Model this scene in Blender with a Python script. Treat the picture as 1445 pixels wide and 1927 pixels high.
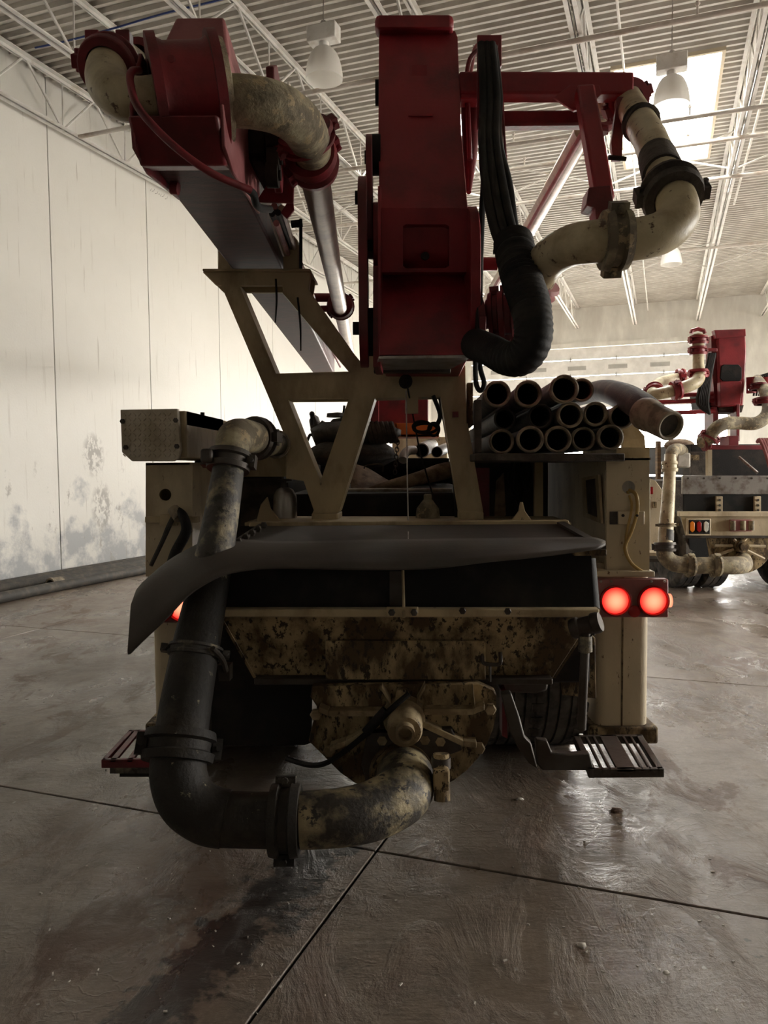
import bpy, bmesh, math, random
from math import sin, cos, pi, radians, sqrt, atan2
from mathutils import Vector as V, Matrix
from mathutils.geometry import tessellate_polygon

for o in list(bpy.data.objects):
    bpy.data.objects.remove(o)
C = bpy.context.scene.collection
SC = bpy.context.scene
rng = random.Random(7)

# ------------------------------------------------------------------ camera
F = 1445.0
PITCH, ROLL, CAMZ, YAW = radians(3.3), radians(.5), 1.55, radians(20)
cam = bpy.data.cameras.new('camera')
cam.sensor_fit = 'VERTICAL'; cam.sensor_height = 36.0; cam.lens = 36.0 * F / 1927.0
cam.clip_start = .05; cam.clip_end = 500
co = bpy.data.objects.new('camera', cam); C.objects.link(co)
_r, _u, _f = V((1, 0, 0)), V((0, sin(PITCH), cos(PITCH))), V((0, cos(PITCH), -sin(PITCH)))
_r2, _u2 = _r * cos(ROLL) - _u * sin(ROLL), _r * sin(ROLL) + _u * cos(ROLL)
M = Matrix((_r2, _u2, -_f)).transposed().to_4x4(); M.translation = (0, 0, CAMZ)
co.matrix_world = M
SC.camera = co

# ------------------------------------------------------------------ world, lights, exposure
W = bpy.data.worlds.new('overcast'); SC.world = W; W.use_nodes = True
bg = W.node_tree.nodes['Background']
bg.inputs[0].default_value = (1.0, .955, .885, 1); bg.inputs[1].default_value = 24.0
SC.view_settings.view_transform = 'Standard'; SC.view_settings.look = 'None'
SC.view_settings.gamma = 1; SC.view_settings.use_curve_mapping = False
SC.view_settings.exposure = 0.38
SKY_PANE = 26.0          # brightness of the daylight in the acrylic rooflights

def lamp_area(name, loc, rot, sx, sy, power, col=(1, 1, 1), portal=False):
    l = bpy.data.lights.new(name, 'AREA'); l.shape = 'RECTANGLE'; l.size = sx; l.size_y = sy
    l.energy = power; l.color = col
    if portal: l.cycles.is_portal = True
    o = bpy.data.objects.new(name, l); C.objects.link(o); o.location = loc; o.rotation_euler = rot
    return o

# building frame: n = across (rib direction), a = along (joist direction)
AX = V((sin(YAW), cos(YAW), 0)); NX = V((cos(YAW), -sin(YAW), 0))
def B(p, s, z=0.0): return NX * p + AX * s + V((0, 0, z))
PL, PR, SF, SB, ZR = -8.12, 13.0, -9.0, 27.6, 7.0      # walls left/right, front/back, roof
DOOR = (-6.6, 1.95, 5.65)                                # back wall opening: p0, p1, height
DOOR_LIFT = 3.55                                        # underside of the half-raised door

lamp_area('door_daylight', B((DOOR[0] + DOOR[1]) / 2, SB + .35, 1.8), (radians(90), 0, -YAW + pi), 8.5, 3.6, 1, portal=True)
lamp_area('added_side_daylight', B(PR + .3, 12.5, 2.2), (radians(90), 0, -YAW + pi / 2), 7.0, 4.4, 1, portal=True)  # unseen side opening, placed and sized to bring daylight from the right

def P(px, py, Y):
    """point of the place at forward distance Y that the photograph shows at (px, py)"""
    u = (px - 722.5) / F; v = (963.5 - py) / F
    u, v = u * cos(ROLL) + v * sin(ROLL), -u * sin(ROLL) + v * cos(ROLL)
    k = Y / (cos(PITCH) + v * sin(PITCH))
    return V((u * k, Y, CAMZ + (-sin(PITCH) + v * cos(PITCH)) * k))
T = V((.04, 1, 0))                                      # long axis of the lorry

# ------------------------------------------------------------------ materials
MATS = {}
def mat(name, base, rough=.6, metal=0.0, dirt=None, damt=.5, dscale=5.0, chip=None, camt=.0, cscale=9.0, bump=.15, bscale=60.0, streak=1.0, var=.12, spec=.5, stretch=None):
    m = bpy.data.materials.new(name); m.use_nodes = True; MATS[name] = m
    nt = m.node_tree; N = nt.nodes; L = nt.links
    b = N['Principled BSDF']
    b.inputs['Roughness'].default_value = rough; b.inputs['Metallic'].default_value = metal
    b.inputs['Specular IOR Level'].default_value = spec
    tc = N.new('ShaderNodeNewGeometry')
    mp = N.new('ShaderNodeMapping'); L.new(tc.outputs['Position'], mp.inputs[0]); mp.inputs['Scale'].default_value = stretch or (1, 1, 1 / streak)
    def noise(scale, det=6, rgh=.6):
        n = N.new('ShaderNodeTexNoise'); n.inputs['Scale'].default_value = scale
        n.inputs['Detail'].default_value = det; n.inputs['Roughness'].default_value = rgh
        L.new(mp.outputs[0], n.inputs['Vector']); return n.outputs['Fac']
    def ramp(src, lo, hi):
        r = N.new('ShaderNodeMapRange'); r.inputs['From Min'].default_value = lo; r.inputs['From Max'].default_value = hi
        L.new(src, r.inputs['Value']); return r.outputs[0]
    def mix(fac, a, c):
        x = N.new('ShaderNodeMix'); x.data_type = 'RGBA'
        if isinstance(fac, float): x.inputs[0].default_value = fac
        else: L.new(fac, x.inputs[0])
        for i, q in ((6, a), (7, c)):
            if isinstance(q, tuple): x.inputs[i].default_value = (*q, 1)
            else: L.new(q, x.inputs[i])
        return x.outputs[2]
    base = tuple(base)
    col = mix(ramp(noise(3.1, 4), .3, .7), tuple(c * (1 - var) for c in base), tuple(min(1, c * (1 + var)) for c in base))
    if dirt:
        d = ramp(noise(dscale), .5 + .28 * (1 - 2 * damt) - .09, .5 + .28 * (1 - 2 * damt) + .09)
        col = mix(d, col, dirt)
    if chip:
        d = ramp(noise(cscale, 8, .7), .5 + .3 * (1 - 2 * camt) - .02, .5 + .3 * (1 - 2 * camt) + .02)
        col = mix(d, col, chip)
    L.new(col, b.inputs['Base Color'])
    if bump:
        bp = N.new('ShaderNodeBump'); bp.inputs['Strength'].default_value = bump; bp.inputs['Distance'].default_value = .01
        L.new(noise(bscale, 5), bp.inputs['Height']); L.new(bp.outputs[0], b.inputs['Normal'])
    return m

CREAM, GRIME = (.54, .44, .275), (.075, .055, .035)
mat('cream_paint', CREAM, .6, spec=.3, dirt=(.31, .235, .135), damt=.42, dscale=4, chip=GRIME, camt=.22, cscale=11, streak=2)
mat('cream_rib', (.42, .335, .20), .7, spec=.3, dirt=(.2, .145, .08), damt=.5, dscale=9, chip=GRIME, camt=.3, cscale=25)
mat('cream_clean', (.62, .53, .37), .55, spec=.35, dirt=(.42, .34, .22), damt=.35, dscale=3, chip=(.15, .09, .05), camt=.25, cscale=36, streak=2)
mat('cream_dirty', (.43, .325, .175), .75, spec=.3, dirt=(.09, .058, .03), damt=.52, dscale=9, chip=(.045, .034, .022), camt=.41, cscale=40, streak=2, bump=.35)
mat('cream_pipe', (.55, .48, .31), .45, dirt=(.36, .29, .17), damt=.4, dscale=6, chip=(.10, .055, .03), camt=.31, cscale=18)
mat('crusted_pipe', (.42, .37, .24), .75, dirt=(.16, .13, .085), damt=.6, dscale=8, chip=(.40, .31, .18), camt=.38, cscale=18, bump=.4)
mat('black_pipe', (.028, .025, .022), .6, spec=.3, dirt=(.06, .05, .038), damt=.35, dscale=6, chip=(.42, .37, .25), camt=.235, cscale=10, bump=.4)
mat('worn_pipe', (.40, .33, .19), .6, dirt=(.05, .043, .035), damt=.58, dscale=7, chip=(.035, .03, .026), camt=.38, cscale=22, bump=.4)
mat('grey_riser', (.06, .055, .048), .6, dirt=(.38, .32, .2), damt=.3, dscale=9, chip=(.035, .03, .025), camt=.35, cscale=16, bump=.4)
mat('red_paint', (.30, .022, .03), .42, dirt=(.16, .014, .02), damt=.4, dscale=3, chip=(.06, .02, .018), camt=.06, cscale=10)
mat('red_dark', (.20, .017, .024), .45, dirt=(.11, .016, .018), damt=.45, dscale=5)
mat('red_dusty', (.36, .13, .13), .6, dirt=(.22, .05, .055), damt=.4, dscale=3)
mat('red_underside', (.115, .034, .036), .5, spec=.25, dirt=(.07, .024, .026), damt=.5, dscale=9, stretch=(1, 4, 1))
mat('chrome_pipe', (.42, .30, .205), .32, metal=.12, dirt=(.26, .16, .1), damt=.4, dscale=5, bump=.05)
mat('rubber', (.016, .0155, .015), .65, spec=.22, dirt=(.034, .03, .026), damt=.35, dscale=5)
mat('rubber_mat', (.062, .054, .046), .58, dirt=(.085, .07, .06), damt=.45, dscale=2.5, bump=.1)
mat('rubber_hose', (.05, .046, .04), .7, dirt=(.10, .085, .065), damt=.4, dscale=9, bump=.25)
mat('hose_end', (.36, .30, .21), .6, dirt=(.16, .13, .09), damt=.5, dscale=15)
mat('hose_bore', (.008, .008, .01), .8, bump=0)
mat('black_steel', (.016, .014, .013), .65, spec=.2, dirt=(.035, .028, .022), damt=.4, dscale=6)
mat('dark_steel', (.075, .066, .056), .5, metal=.3, dirt=(.05, .036, .026), damt=.5, dscale=8)
mat('bare_steel', (.42, .40, .38), .38, metal=.9, dirt=(.2, .16, .13), damt=.4, dscale=8)
mat('tread_plate', (.58, .53, .43), .42, metal=.35, dirt=(.40, .34, .24), damt=.4, dscale=5, bump=.2)
mat('tyre_rubber', (.028, .027, .026), .8, dirt=(.12, .105, .088), damt=.5, dscale=8)
mat('orange_plastic', (.95, .20, .03), .45, dirt=(.7, .13, .02), damt=.3)
mat('canvas', (.24, .17, .11), .9, dirt=(.12, .08, .05), damt=.5, dscale=10, bump=.4)
mat('dusty_dark', (.09, .075, .06), .85, dirt=(.045, .036, .03), damt=.5, dscale=10, bump=.6, bscale=40)
mat('white_pipe', (.66, .62, .55), .5, dirt=(.4, .36, .3), damt=.35)
mat('wood', (.30, .20, .11), .75, dirt=(.16, .11, .07), damt=.5, stretch=(1, 1, 8))
mat('yellow_cable', (.42, .28, .08), .5)
mat('red_lens', (.35, .01, .01), .25, bump=0)
mat('amber_lens', (.85, .25, .02), .25, bump=0)
mat('white_lens', (.75, .74, .66), .25, bump=0)
mat('lamp_housing', (.34, .12, .11), .5, dirt=(.24, .10, .09), damt=.4)
mat('white_steel', (.78, .77, .74), .5, dirt=(.62, .58, .52), damt=.3, dscale=5, bump=.05)
mat('sprinkler_paint', (.66, .62, .57), .55, dirt=(.45, .36, .28), damt=.3, dscale=4, bump=.05)
mat('deck_steel', (.57, .545, .50), .5, dirt=(.47, .44, .395), damt=.4, dscale=1.2, bump=.03)
mat('sky_frame', (.62, .54, .40), .6)
mat('blue_cable', (.03, .06, .25), .5, bump=0)
mat('door_paint', (.80, .80, .78), .45, dirt=(.68, .67, .64), damt=.3, dscale=1.5, bump=.03)
mat('door_grey', (.42, .42, .40), .5, bump=0)
mat('back_paint', (.74, .73, .68), .7, dirt=(.64, .62, .57), damt=.4, dscale=1.4, bump=.1, streak=3)
mat('bare_block', (.35, .33, .30), .9)
mat('asphalt', (.46, .45, .43), .9)
mat('mud', (.11, .065, .04), .8, dirt=(.2, .13, .09), damt=.4, dscale=30, bump=.5)
mat('pale_chip', (.62, .58, .52), .7)
mat('green_plastic', (.02, .16, .12), .5)

def emission(name, col, s):
    m = bpy.data.materials.new(name); m.use_nodes = True; MATS[name] = m
    nt = m.node_tree; nt.nodes.remove(nt.nodes['Principled BSDF'])
    e = nt.nodes.new('ShaderNodeEmission'); e.inputs[0].default_value = (*col, 1); e.inputs[1].default_value = s
    nt.links.new(e.outputs[0], nt.nodes['Material Output'].inputs[0]); return m
emission('skylight_pane', (1, .985, .95), SKY_PANE)
emission('door_light', (1, 1, 1), 2.2)
def lens_mat():
    m = emission('lit_red_lens', (1, .05, .03), 9); nt = m.node_tree; e = nt.nodes['Emission']
    tc = nt.nodes.new('ShaderNodeTexCoord'); ln = nt.nodes.new('ShaderNodeVectorMath'); ln.operation = 'LENGTH'
    nt.links.new(tc.outputs['Object'], ln.inputs[0])
    r = nt.nodes.new('ShaderNodeValToRGB'); cr_ = r.color_ramp
    cr_.elements[0].position = .015; cr_.elements[0].color = (1.5, .52, .30, 1); cr_.elements[1].position = .068; cr_.elements[1].color = (1.0, .004, .008, 1)
    for q, c in ((.036, (1.5, .34, .18, 1)), (.055, (1.4, .10, .06, 1))):
        el = cr_.elements.new(q); el.color = c
    nt.links.new(ln.outputs['Value'], r.inputs[0]); nt.links.new(r.outputs[0], e.inputs[0]); e.inputs[1].default_value = 1.0
lens_mat()
def shade_mat():
    m = bpy.data.materials.new('acrylic_shade'); m.use_nodes = True; MATS['acrylic_shade'] = m
    nt = m.node_tree; b = nt.nodes['Principled BSDF']; b.inputs['Base Color'].default_value = (.92, .91, .88, 1)
    b.inputs['Roughness'].default_value = .35
    tl = nt.nodes.new('ShaderNodeBsdfTranslucent'); tl.inputs[0].default_value = (.9, .89, .86, 1)
    tp = nt.nodes.new('ShaderNodeBsdfTransparent')
    mx = nt.nodes.new('ShaderNodeMixShader'); mx.inputs[0].default_value = .45
    nt.links.new(b.outputs[0], mx.inputs[1]); nt.links.new(tl.outputs[0], mx.inputs[2])
    m2 = nt.nodes.new('ShaderNodeMixShader'); m2.inputs[0].default_value = .15
    nt.links.new(mx.outputs[0], m2.inputs[1]); nt.links.new(tp.outputs[0], m2.inputs[2])
    nt.links.new(m2.outputs[0], nt.nodes['Material Output'].inputs[0])
shade_mat()

def G(nt):
    """tiny node helper for the wall and floor materials"""
    N, L = nt.nodes, nt.links
    class K: pass
    k = K()
    def n(t, **kw):
        x = N.new('ShaderNode' + t)
        for a, b in kw.items(): setattr(x, a, b)
        return x
    def put(sock, v):
        if hasattr(v, 'is_linked') or hasattr(v, 'links'): L.new(v, sock)
        elif isinstance(v, tuple) and len(v) == 3 and sock.type == 'RGBA': sock.default_value = (*v, 1)
        else: sock.default_value = v
    def noise(vec, scale, det=6, rgh=.6, dist=0):
        x = n('TexNoise'); put(x.inputs['Vector'], vec); x.inputs['Scale'].default_value = scale
        x.inputs['Detail'].default_value = det; x.inputs['Roughness'].default_value = rgh; x.inputs['Distortion'].default_value = dist
        return x.outputs['Fac']
    def rng_(v, a, b, c=0., d=1.):
        x = n('MapRange'); put(x.inputs[0], v)
        for i, q in enumerate((a, b, c, d)): x.inputs[i + 1].default_value = q
        return x.outputs[0]
    def math(op, a, b=0.):
        x = n('Math', operation=op); put(x.inputs[0], a); put(x.inputs[1], b); return x.outputs[0]
    def mix(f, a, b):
        x = n('Mix', data_type='RGBA'); put(x.inputs[0], f); put(x.inputs[6], a); put(x.inputs[7], b); return x.outputs[2]
    def mapping(vec, scale=(1, 1, 1), rot=(0, 0, 0), loc=(0, 0, 0)):
        x = n('Mapping'); put(x.inputs[0], vec); x.inputs['Scale'].default_value = scale; x.inputs['Rotation'].default_value = rot; x.inputs['Location'].default_value = loc
        return x.outputs[0]
    k.n, k.put, k.noise, k.rng, k.math, k.mix, k.map, k.L = n, put, noise, rng_, math, mix, mapping, L
    return k

STAINS = [(9.46, 1.78, .26, .36), (9.62, .98, .26, .42)]          # rubbed grey patches: along the wall, height, half sizes
def wall_mat():
    m = bpy.data.materials.new('painted_precast'); m.use_nodes = True; MATS['painted_precast'] = m
    k = G(m.node_tree); b = m.node_tree.nodes['Principled BSDF']
    pos = k.n('NewGeometry').outputs['Position']
    bp = k.map(pos, rot=(0, 0, YAW))
    sep = k.n('SeparateXYZ'); k.put(sep.inputs[0], bp); z = sep.outputs['Z']; sepw = sep
    col = k.mix(k.noise(bp, 1.3, 5), (.74, .73, .68), (.82, .81, .77))
    st = k.map(bp, scale=(6, 9, .5))
    col = k.mix(k.rng(k.noise(st, 1.4, 7, .65), .60, .74, 0, .55), col, (.50, .47, .41))
    # worn, grey, water stained band near the floor and two rubbed patches higher up
    band = k.math('MULTIPLY', k.rng(k.math('ADD', z, k.rng(k.noise(bp, 1.7, 6), .3, .7, -.7, .7)), .95, .55), k.rng(k.noise(bp, 2.6, 8, .65), .38, .55))
    col = k.mix(k.math('MULTIPLY', band, .85), col, (.36, .38, .40))
    fl = k.math('MULTIPLY', k.rng(z, 1.9, 1.2), k.rng(k.noise(k.map(bp, scale=(1, 1, .6)), 3.3, 8, .7), .60, .66))
    col = k.mix(k.math('MULTIPLY', fl, .8), col, (.36, .34, .31))
    for q0, q1, a_, b_ in STAINS:
        dx = k.math('MULTIPLY', k.math('SUBTRACT', sepw.outputs['Y'], q0), 1 / a_); dz = k.math('MULTIPLY', k.math('SUBTRACT', z, q1), 1 / b_)
        dd_ = k.math('ADD', k.math('MULTIPLY', dx, dx), k.math('MULTIPLY', dz, dz))
        msk = k.math('MULTIPLY', k.rng(dd_, 1.0, .3), k.rng(k.noise(k.map(bp, scale=(1, 1, .7)), 9, 8, .7), .46, .54))
        col = k.mix(k.math('MULTIPLY', msk, .85), col, (.36, .345, .32))
    sc_ = k.rng(k.noise(k.map(bp, scale=(14, 22, .8)), 1.0, 4, .5), .69, .72)
    col = k.mix(k.math('MULTIPLY', sc_, .5), col, (.33, .29, .24))
    k.put(b.inputs['Base Color'], col); b.inputs['Roughness'].default_value = .6
    bm_ = k.n('Bump'); bm_.inputs['Strength'].default_value = .15; bm_.inputs['Distance'].default_value = .01
    k.put(bm_.inputs['Height'], k.noise(bp, 35, 5)); k.put(b.inputs['Normal'], bm_.outputs[0])
wall_mat()

def floor_mat():
    m = bpy.data.materials.new('stained_concrete'); m.use_nodes = True; MATS['stained_concrete'] = m
    k = G(m.node_tree); b = m.node_tree.nodes['Principled BSDF']
    pos = k.n('NewGeometry').outputs['Position']
    bp = k.map(pos, rot=(0, 0, YAW))                     # x = across, y = along the building
    sep = k.n('SeparateXYZ'); k.put(sep.inputs[0], pos); X, Y = sep.outputs['X'], sep.outputs['Y']
    col = k.mix(k.rng(k.noise(bp, .8, 7), .3, .7), (.165, .127, .097), (.28, .222, .172))
    col = k.mix(k.rng(k.noise(bp, 6, 9, .75), .42, .70, 0, .7), col, (.10, .080, .060))
    col = k.mix(k.rng(k.noise(bp, 55, 4, .7), .50, .68, 0, .35), col, (.33, .28, .22))
    # dried mud dragged in along the driving lane
    mudn = k.noise(k.map(pos, scale=(1.6, .8, 1), rot=(0, 0, .25)), 2.2, 9, .68, .6)
    mudz = k.rng(k.noise(bp, .45, 3), .35, .6)
    mud = k.math('MULTIPLY', k.rng(mudn, .53, .59), mudz)
    scr = k.rng(k.noise(k.map(pos, scale=(1.2, 2.4, 1), rot=(0, 0, -.25)), 3.2, 10, .74, .8), .50, .60)
    col = k.mix(k.math('MULTIPLY', scr, .45), col, (.095, .070, .050))
    col = k.mix(k.math('MULTIPLY', mud, .85), col, (.125, .072, .046))
    # oil drips: a dark trail beside the delivery line
    ln = k.math('ABSOLUTE', k.math('ADD', k.math('ADD', X, k.math('MULTIPLY', Y, -.44)), 1.595))
    oil = k.math('MULTIPLY', k.rng(k.math('ADD', k.rng(ln, .26, .0), k.math('MULTIPLY', k.math('SUBTRACT', k.noise(bp, 9, 6, .62), .5), 2.4)), .45, .62), k.math('MULTIPLY', k.rng(ln, .42, .26), k.rng(Y, 3.5, 3.2)))
    oil2 = k.math('MULTIPLY', k.rng(k.noise(bp, 16, 3, .5), .64, .70), k.rng(k.noise(bp, 1.1, 3), .50, .62))
    oil = k.math('MAXIMUM', oil, k.math('MULTIPLY', oil2, .8))
    col = k.mix(k.math('MULTIPLY', oil, .9), col, (.022, .020, .018))
    rust = k.rng(k.noise(k.map(pos, loc=(3, 1, 0)), 1.9, 5), .66, .76)
    col = k.mix(k.math('MULTIPLY', rust, .5), col, (.20, .11, .04))
    wht = k.rng(k.noise(k.map(pos, loc=(9, 4, 0)), 26, 2, .4), .74, .77)
    col = k.mix(k.math('MULTIPLY', wht, .6), col, (.5, .47, .43))
    k.put(b.inputs['Base Color'], col)
    b.inputs['Specular IOR Level'].default_value = .9
    damp = k.rng(k.noise(k.map(pos, scale=(1, .6, 1)), 1.6, 8, .65), .42, .62)
    ro = k.math('SUBTRACT', .45, k.math('MULTIPLY', damp, .25))
    ro = k.math('ADD', ro, k.math('MULTIPLY', mud, .25)); k.put(b.inputs['Roughness'], ro)
    vx = k.n('TexVoronoi', feature='DISTANCE_TO_EDGE'); vx.inputs['Scale'].default_value = 7
    nv = k.n('TexNoise'); k.put(nv.inputs['Vector'], pos); nv.inputs['Scale'].default_value = 5; nv.inputs['Detail'].default_value = 4
    va = k.n('VectorMath', operation='MULTIPLY_ADD'); k.put(va.inputs[0], nv.outputs['Color']); va.inputs[1].default_value = (.5, .3, 0); k.put(va.inputs[2], pos)
    k.put(vx.inputs['Vector'], k.map(va.outputs[0], scale=(1, 1.6, 1)))
    ridge = k.math('MULTIPLY', k.rng(vx.outputs['Distance'], .07, .0), k.math('MULTIPLY', mudz, k.rng(k.noise(pos, 1.7, 4), .45, .6)))
    h = k.math('ADD', k.math('MULTIPLY', k.noise(bp, 30, 6, .7), .3), k.math('MULTIPLY', k.rng(mudn, .48, .64), 1.0))
    h = k.math('ADD', h, k.math('MULTIPLY', k.noise(k.map(pos, scale=(1, 3, 1)), 9, 7, .7), .6))
    bm_ = k.n('Bump'); h = k.math('ADD', h, k.math('MULTIPLY', ridge, .25))
    bm_.inputs['Strength'].default_value = .45; bm_.inputs['Distance'].default_value = .012
    k.put(bm_.inputs['Height'], h); k.put(b.inputs['Normal'], bm_.outputs[0])
floor_mat()

# ------------------------------------------------------------------ mesh helpers
WO = {}                                                 # world origin of every object built
class MB:
    def __init__(s): s.v, s.f = [], []
    def add(s, vs, fs):
        b = len(s.v); s.v += [V(q) for q in vs]; s.f += [tuple(b + i for i in f) for f in fs]; return s
    def hexa(s, p):     # 8 corners: 4 near (ccw), 4 far
        return s.add(p, [(0, 1, 2, 3), (7, 6, 5, 4), (0, 4, 5, 1), (1, 5, 6, 2), (2, 6, 7, 3), (3, 7, 4, 0)])
    def box(s, c, sx, sy, sz, ax=None):
        x, y, z = ax or (V((1, 0, 0)), V((0, 1, 0)), V((0, 0, 1))); c = V(c)
        q = lambda i, j, k: c + x * (sx / 2 * i) + y * (sy / 2 * j) + z * (sz / 2 * k)
        return s.hexa([q(-1, -1, -1), q(1, -1, -1), q(1, -1, 1), q(-1, -1, 1), q(-1, 1, -1), q(1, 1, -1), q(1, 1, 1), q(-1, 1, 1)])
    def prism(s, outer, vec, holes=()):
        loops = [list(map(V, outer))] + [list(map(V, h)) for h in holes]; vec = V(vec)
        flat = [q for l in loops for q in l]; n = len(flat)
        tri = tessellate_polygon(loops)
        fs = [tuple(t) for t in tri] + [tuple(i + n for i in reversed(t)) for t in tri]
        k = 0
        for l in loops:
            for i in range(len(l)):
                a, b = k + i, k + (i + 1) % len(l); fs.append((a, b, b + n, a + n))
            k += len(l)
        return s.add(flat + [q + vec for q in flat], fs)
    def sweep(s, pts, seg=16, caps=True, rfun=None):
        pts = [(V(q[0]), q[1]) for q in pts]
        P_ = [q[0] for q in pts]; n = len(P_)
        tan = [(P_[min(i + 1, n - 1)] - P_[max(i - 1, 0)]).normalized() for i in range(n)]
        a = V((0, 0, 1)) if abs(tan[0].z) < .9 else V((1, 0, 0))
        u = tan[0].cross(a).normalized(); rings = []
        for i in range(n):
            if i:
                q = tan[i - 1].rotation_difference(tan[i]); u = q @ u
            u = (u - tan[i] * u.dot(tan[i])).normalized(); w = tan[i].cross(u)
            rings.append([P_[i] + (u * cos(2 * pi * k / seg) + w * sin(2 * pi * k / seg)) * pts[i][1] for k in range(seg)])
        b = len(s.v); s.v += [q for r in rings for q in r]
        for i in range(n - 1):
            for k in range(seg):
                k2 = (k + 1) % seg
                s.f.append((b + i * seg + k, b + i * seg + k2, b + (i + 1) * seg + k2, b + (i + 1) * seg + k))
        if caps:
            s.f.append(tuple(b + k for k in reversed(range(seg)))); s.f.append(tuple(b + (n - 1) * seg + k for k in range(seg)))
        return s
    def cyl(s, p0, p1, r0, r1=None, seg=16): return s.sweep([(p0, r0), (p1, r0 if r1 is None else r1)], seg)
    def lathe(s, p0, d, prof, seg=20):
        """prof: (distance along d, radius)"""
        p0, d = V(p0), V(d).normalized()
        a = V((0, 0, 1)) if abs(d.z) < .9 else V((1, 0, 0)); u = d.cross(a).normalized(); w = d.cross(u)
        b = len(s.v); n = len(prof)
        for t, r in prof:
            for k in range(seg): s.v.append(p0 + d * t + (u * cos(2 * pi * k / seg) + w * sin(2 * pi * k / seg)) * max(r, 1e-4))
        for i in range(n - 1):
            for k in range(seg):
                k2 = (k + 1) % seg; s.f.append((b + i * seg + k, b + i * seg + k2, b + (i + 1) * seg + k2, b + (i + 1) * seg + k))
        return s
    def sphere(s, c, r, sx=1, sy=1, sz=1, seg=14, rings=8):
        c = V(c); b = len(s.v)
        for i in range(rings + 1):
            th = pi * i / rings
            for k in range(seg):
                s.v.append(c + V((sin(th) * cos(2 * pi * k / seg) * sx, sin(th) * sin(2 * pi * k / seg) * sy, cos(th) * sz)) * r)
        for i in range(rings):
            for k in range(seg):
                k2 = (k + 1) % seg; s.f.append((b + i * seg + k, b + i * seg + k2, b + (i + 1) * seg + k2, b + (i + 1) * seg + k))
        return s
    def strip(s, A, Bs, th):
        """sheet between two edge polylines, given a thickness vector list or vector"""
        n = len(A); th = V(th)
        vs = [V(q) for q in A] + [V(q) for q in Bs] + [V(q) + th for q in A] + [V(q) + th for q in Bs]; fs = []
        for i in range(n - 1):
            fs += [(i, i + 1, n + i + 1, n + i), (2 * n + i, 3 * n + i, 3 * n + i + 1, 2 * n + i + 1), (i, 2 * n + i, 2 * n + i + 1, i + 1), (n + i, n + i + 1, 3 * n + i + 1, 3 * n + i)]
        fs += [(0, n, 3 * n, 2 * n), (n - 1, 3 * n - 1, 4 * n - 1, 2 * n - 1)]
        return s.add(vs, fs)
    def build(s, name, m, parent=None, bevel=0., label=None, kind=None, sharp=38, loc=None):
        c = V(loc) if loc is not None else sum(s.v, V()) / len(s.v)
        me = bpy.data.meshes.new(name); me.from_pydata([q - c for q in s.v], [], s.f)
        bm = bmesh.new(); bm.from_mesh(me); bmesh.ops.recalc_face_normals(bm, faces=bm.faces); bm.to_mesh(me); bm.free()
        me.materials.append(MATS[m] if isinstance(m, str) else m)
        for p in me.polygons: p.use_smooth = True
        me.set_sharp_from_angle(angle=radians(sharp)); me.update()
        o = bpy.data.objects.new(name, me); C.objects.link(o)
        attach(o, c, parent)
        if bevel:
            b = o.modifiers.new('bevel', 'BEVEL'); b.width = bevel; b.segments = 2; b.limit_method = 'ANGLE'; b.angle_limit = radians(40)
        if label: o['label'] = label
        if kind: o['kind'] = kind
        return o
def attach(o, world, parent):
    WO[o.name] = V(world)
    if parent is not None:
        o.parent = parent; o.location = V(world) - WO[parent.name]
    else: o.location = world
def inst(src, name, world, parent):
    o = bpy.data.objects.new(name, src.data); C.objects.link(o); attach(o, world, parent)
    for md in src.modifiers:
        b = o.modifiers.new('bevel', 'BEVEL'); b.width = md.width; b.segments = md.segments; b.limit_method = 'ANGLE'; b.angle_limit = md.angle_limit
    return o
def thing(name, label, cat, world, group=None):
    o = bpy.data.objects.new(name, None); C.objects.link(o); o.empty_display_size = .1
    attach(o, world, None); o['label'] = label; o['category'] = cat
    if group: o['group'] = group
    return o
def tag(o, label, cat, group=None):
    o['label'] = label; o['category'] = cat
    if group: o['group'] = group
    return o
def smooth(pts, n=6):
    """catmull-rom through (Vector, radius)"""
    q = [(V(a), r) for a, r in pts]; q = [q[0]] + q + [q[-1]]; out = []
    for i in range(1, len(q) - 2):
        for k in range(n):
            t = k / n; a, b, c, d = (q[i - 1], q[i], q[i + 1], q[i + 2])
            f = lambda w, x, y, z: .5 * (2 * x + (y - w) * t + (2 * w - 5 * x + 4 * y - z) * t * t + (3 * x - w - 3 * y + z) * t ** 3)
            out.append((f(a[0], b[0], c[0], d[0]), f(a[1], b[1], c[1], d[1])))
    out.append(q[-2]); return out
def PP(*l): return [(P(a, b, c), r) for a, b, c, r in l]
def quad(x0, y0, x1, y1, Y): return [P(x0, y0, Y), P(x1, y0, Y), P(x1, y1, Y), P(x0, y1, Y)]
def poly(pts, Y): return [P(x, y, Y) for x, y in pts]
def clamp_mb(c, d, r, w=.045, lip=.022, lug=None, seg=22):
    """two-bolt pipe coupling round an axis"""
    c, d = V(c), V(d).normalized()
    m = MB().lathe(c, d, [(-w, r * .97), (-w, r + lip), (-w * .45, r + lip * 1.25), (-w * .3, r + lip * .6), (w * .3, r + lip * .6), (w * .45, r + lip * 1.25), (w, r + lip), (w, r * .97)], seg)
    if lug is not None:
        for sgn in (1, -1):
            u = V(lug); u = (u - d * u.dot(d)).normalized() * sgn; q = d.cross(u)
            m.box(c + u * (r + lip + .008), w * 1.4, .036, .045, (d, u, q))
            m.cyl(c + u * (r + lip + .012) - q * .038, c + u * (r + lip + .012) + q * .038, .011, seg=8)
    return m
def hexbolt(r=.018, h=.016, d=(0, -1, 0)): return MB().lathe((0, 0, 0), d, [(0, 0), (0, r), (h * .8, r), (h, r * .8), (h, 0)], 6)

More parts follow.
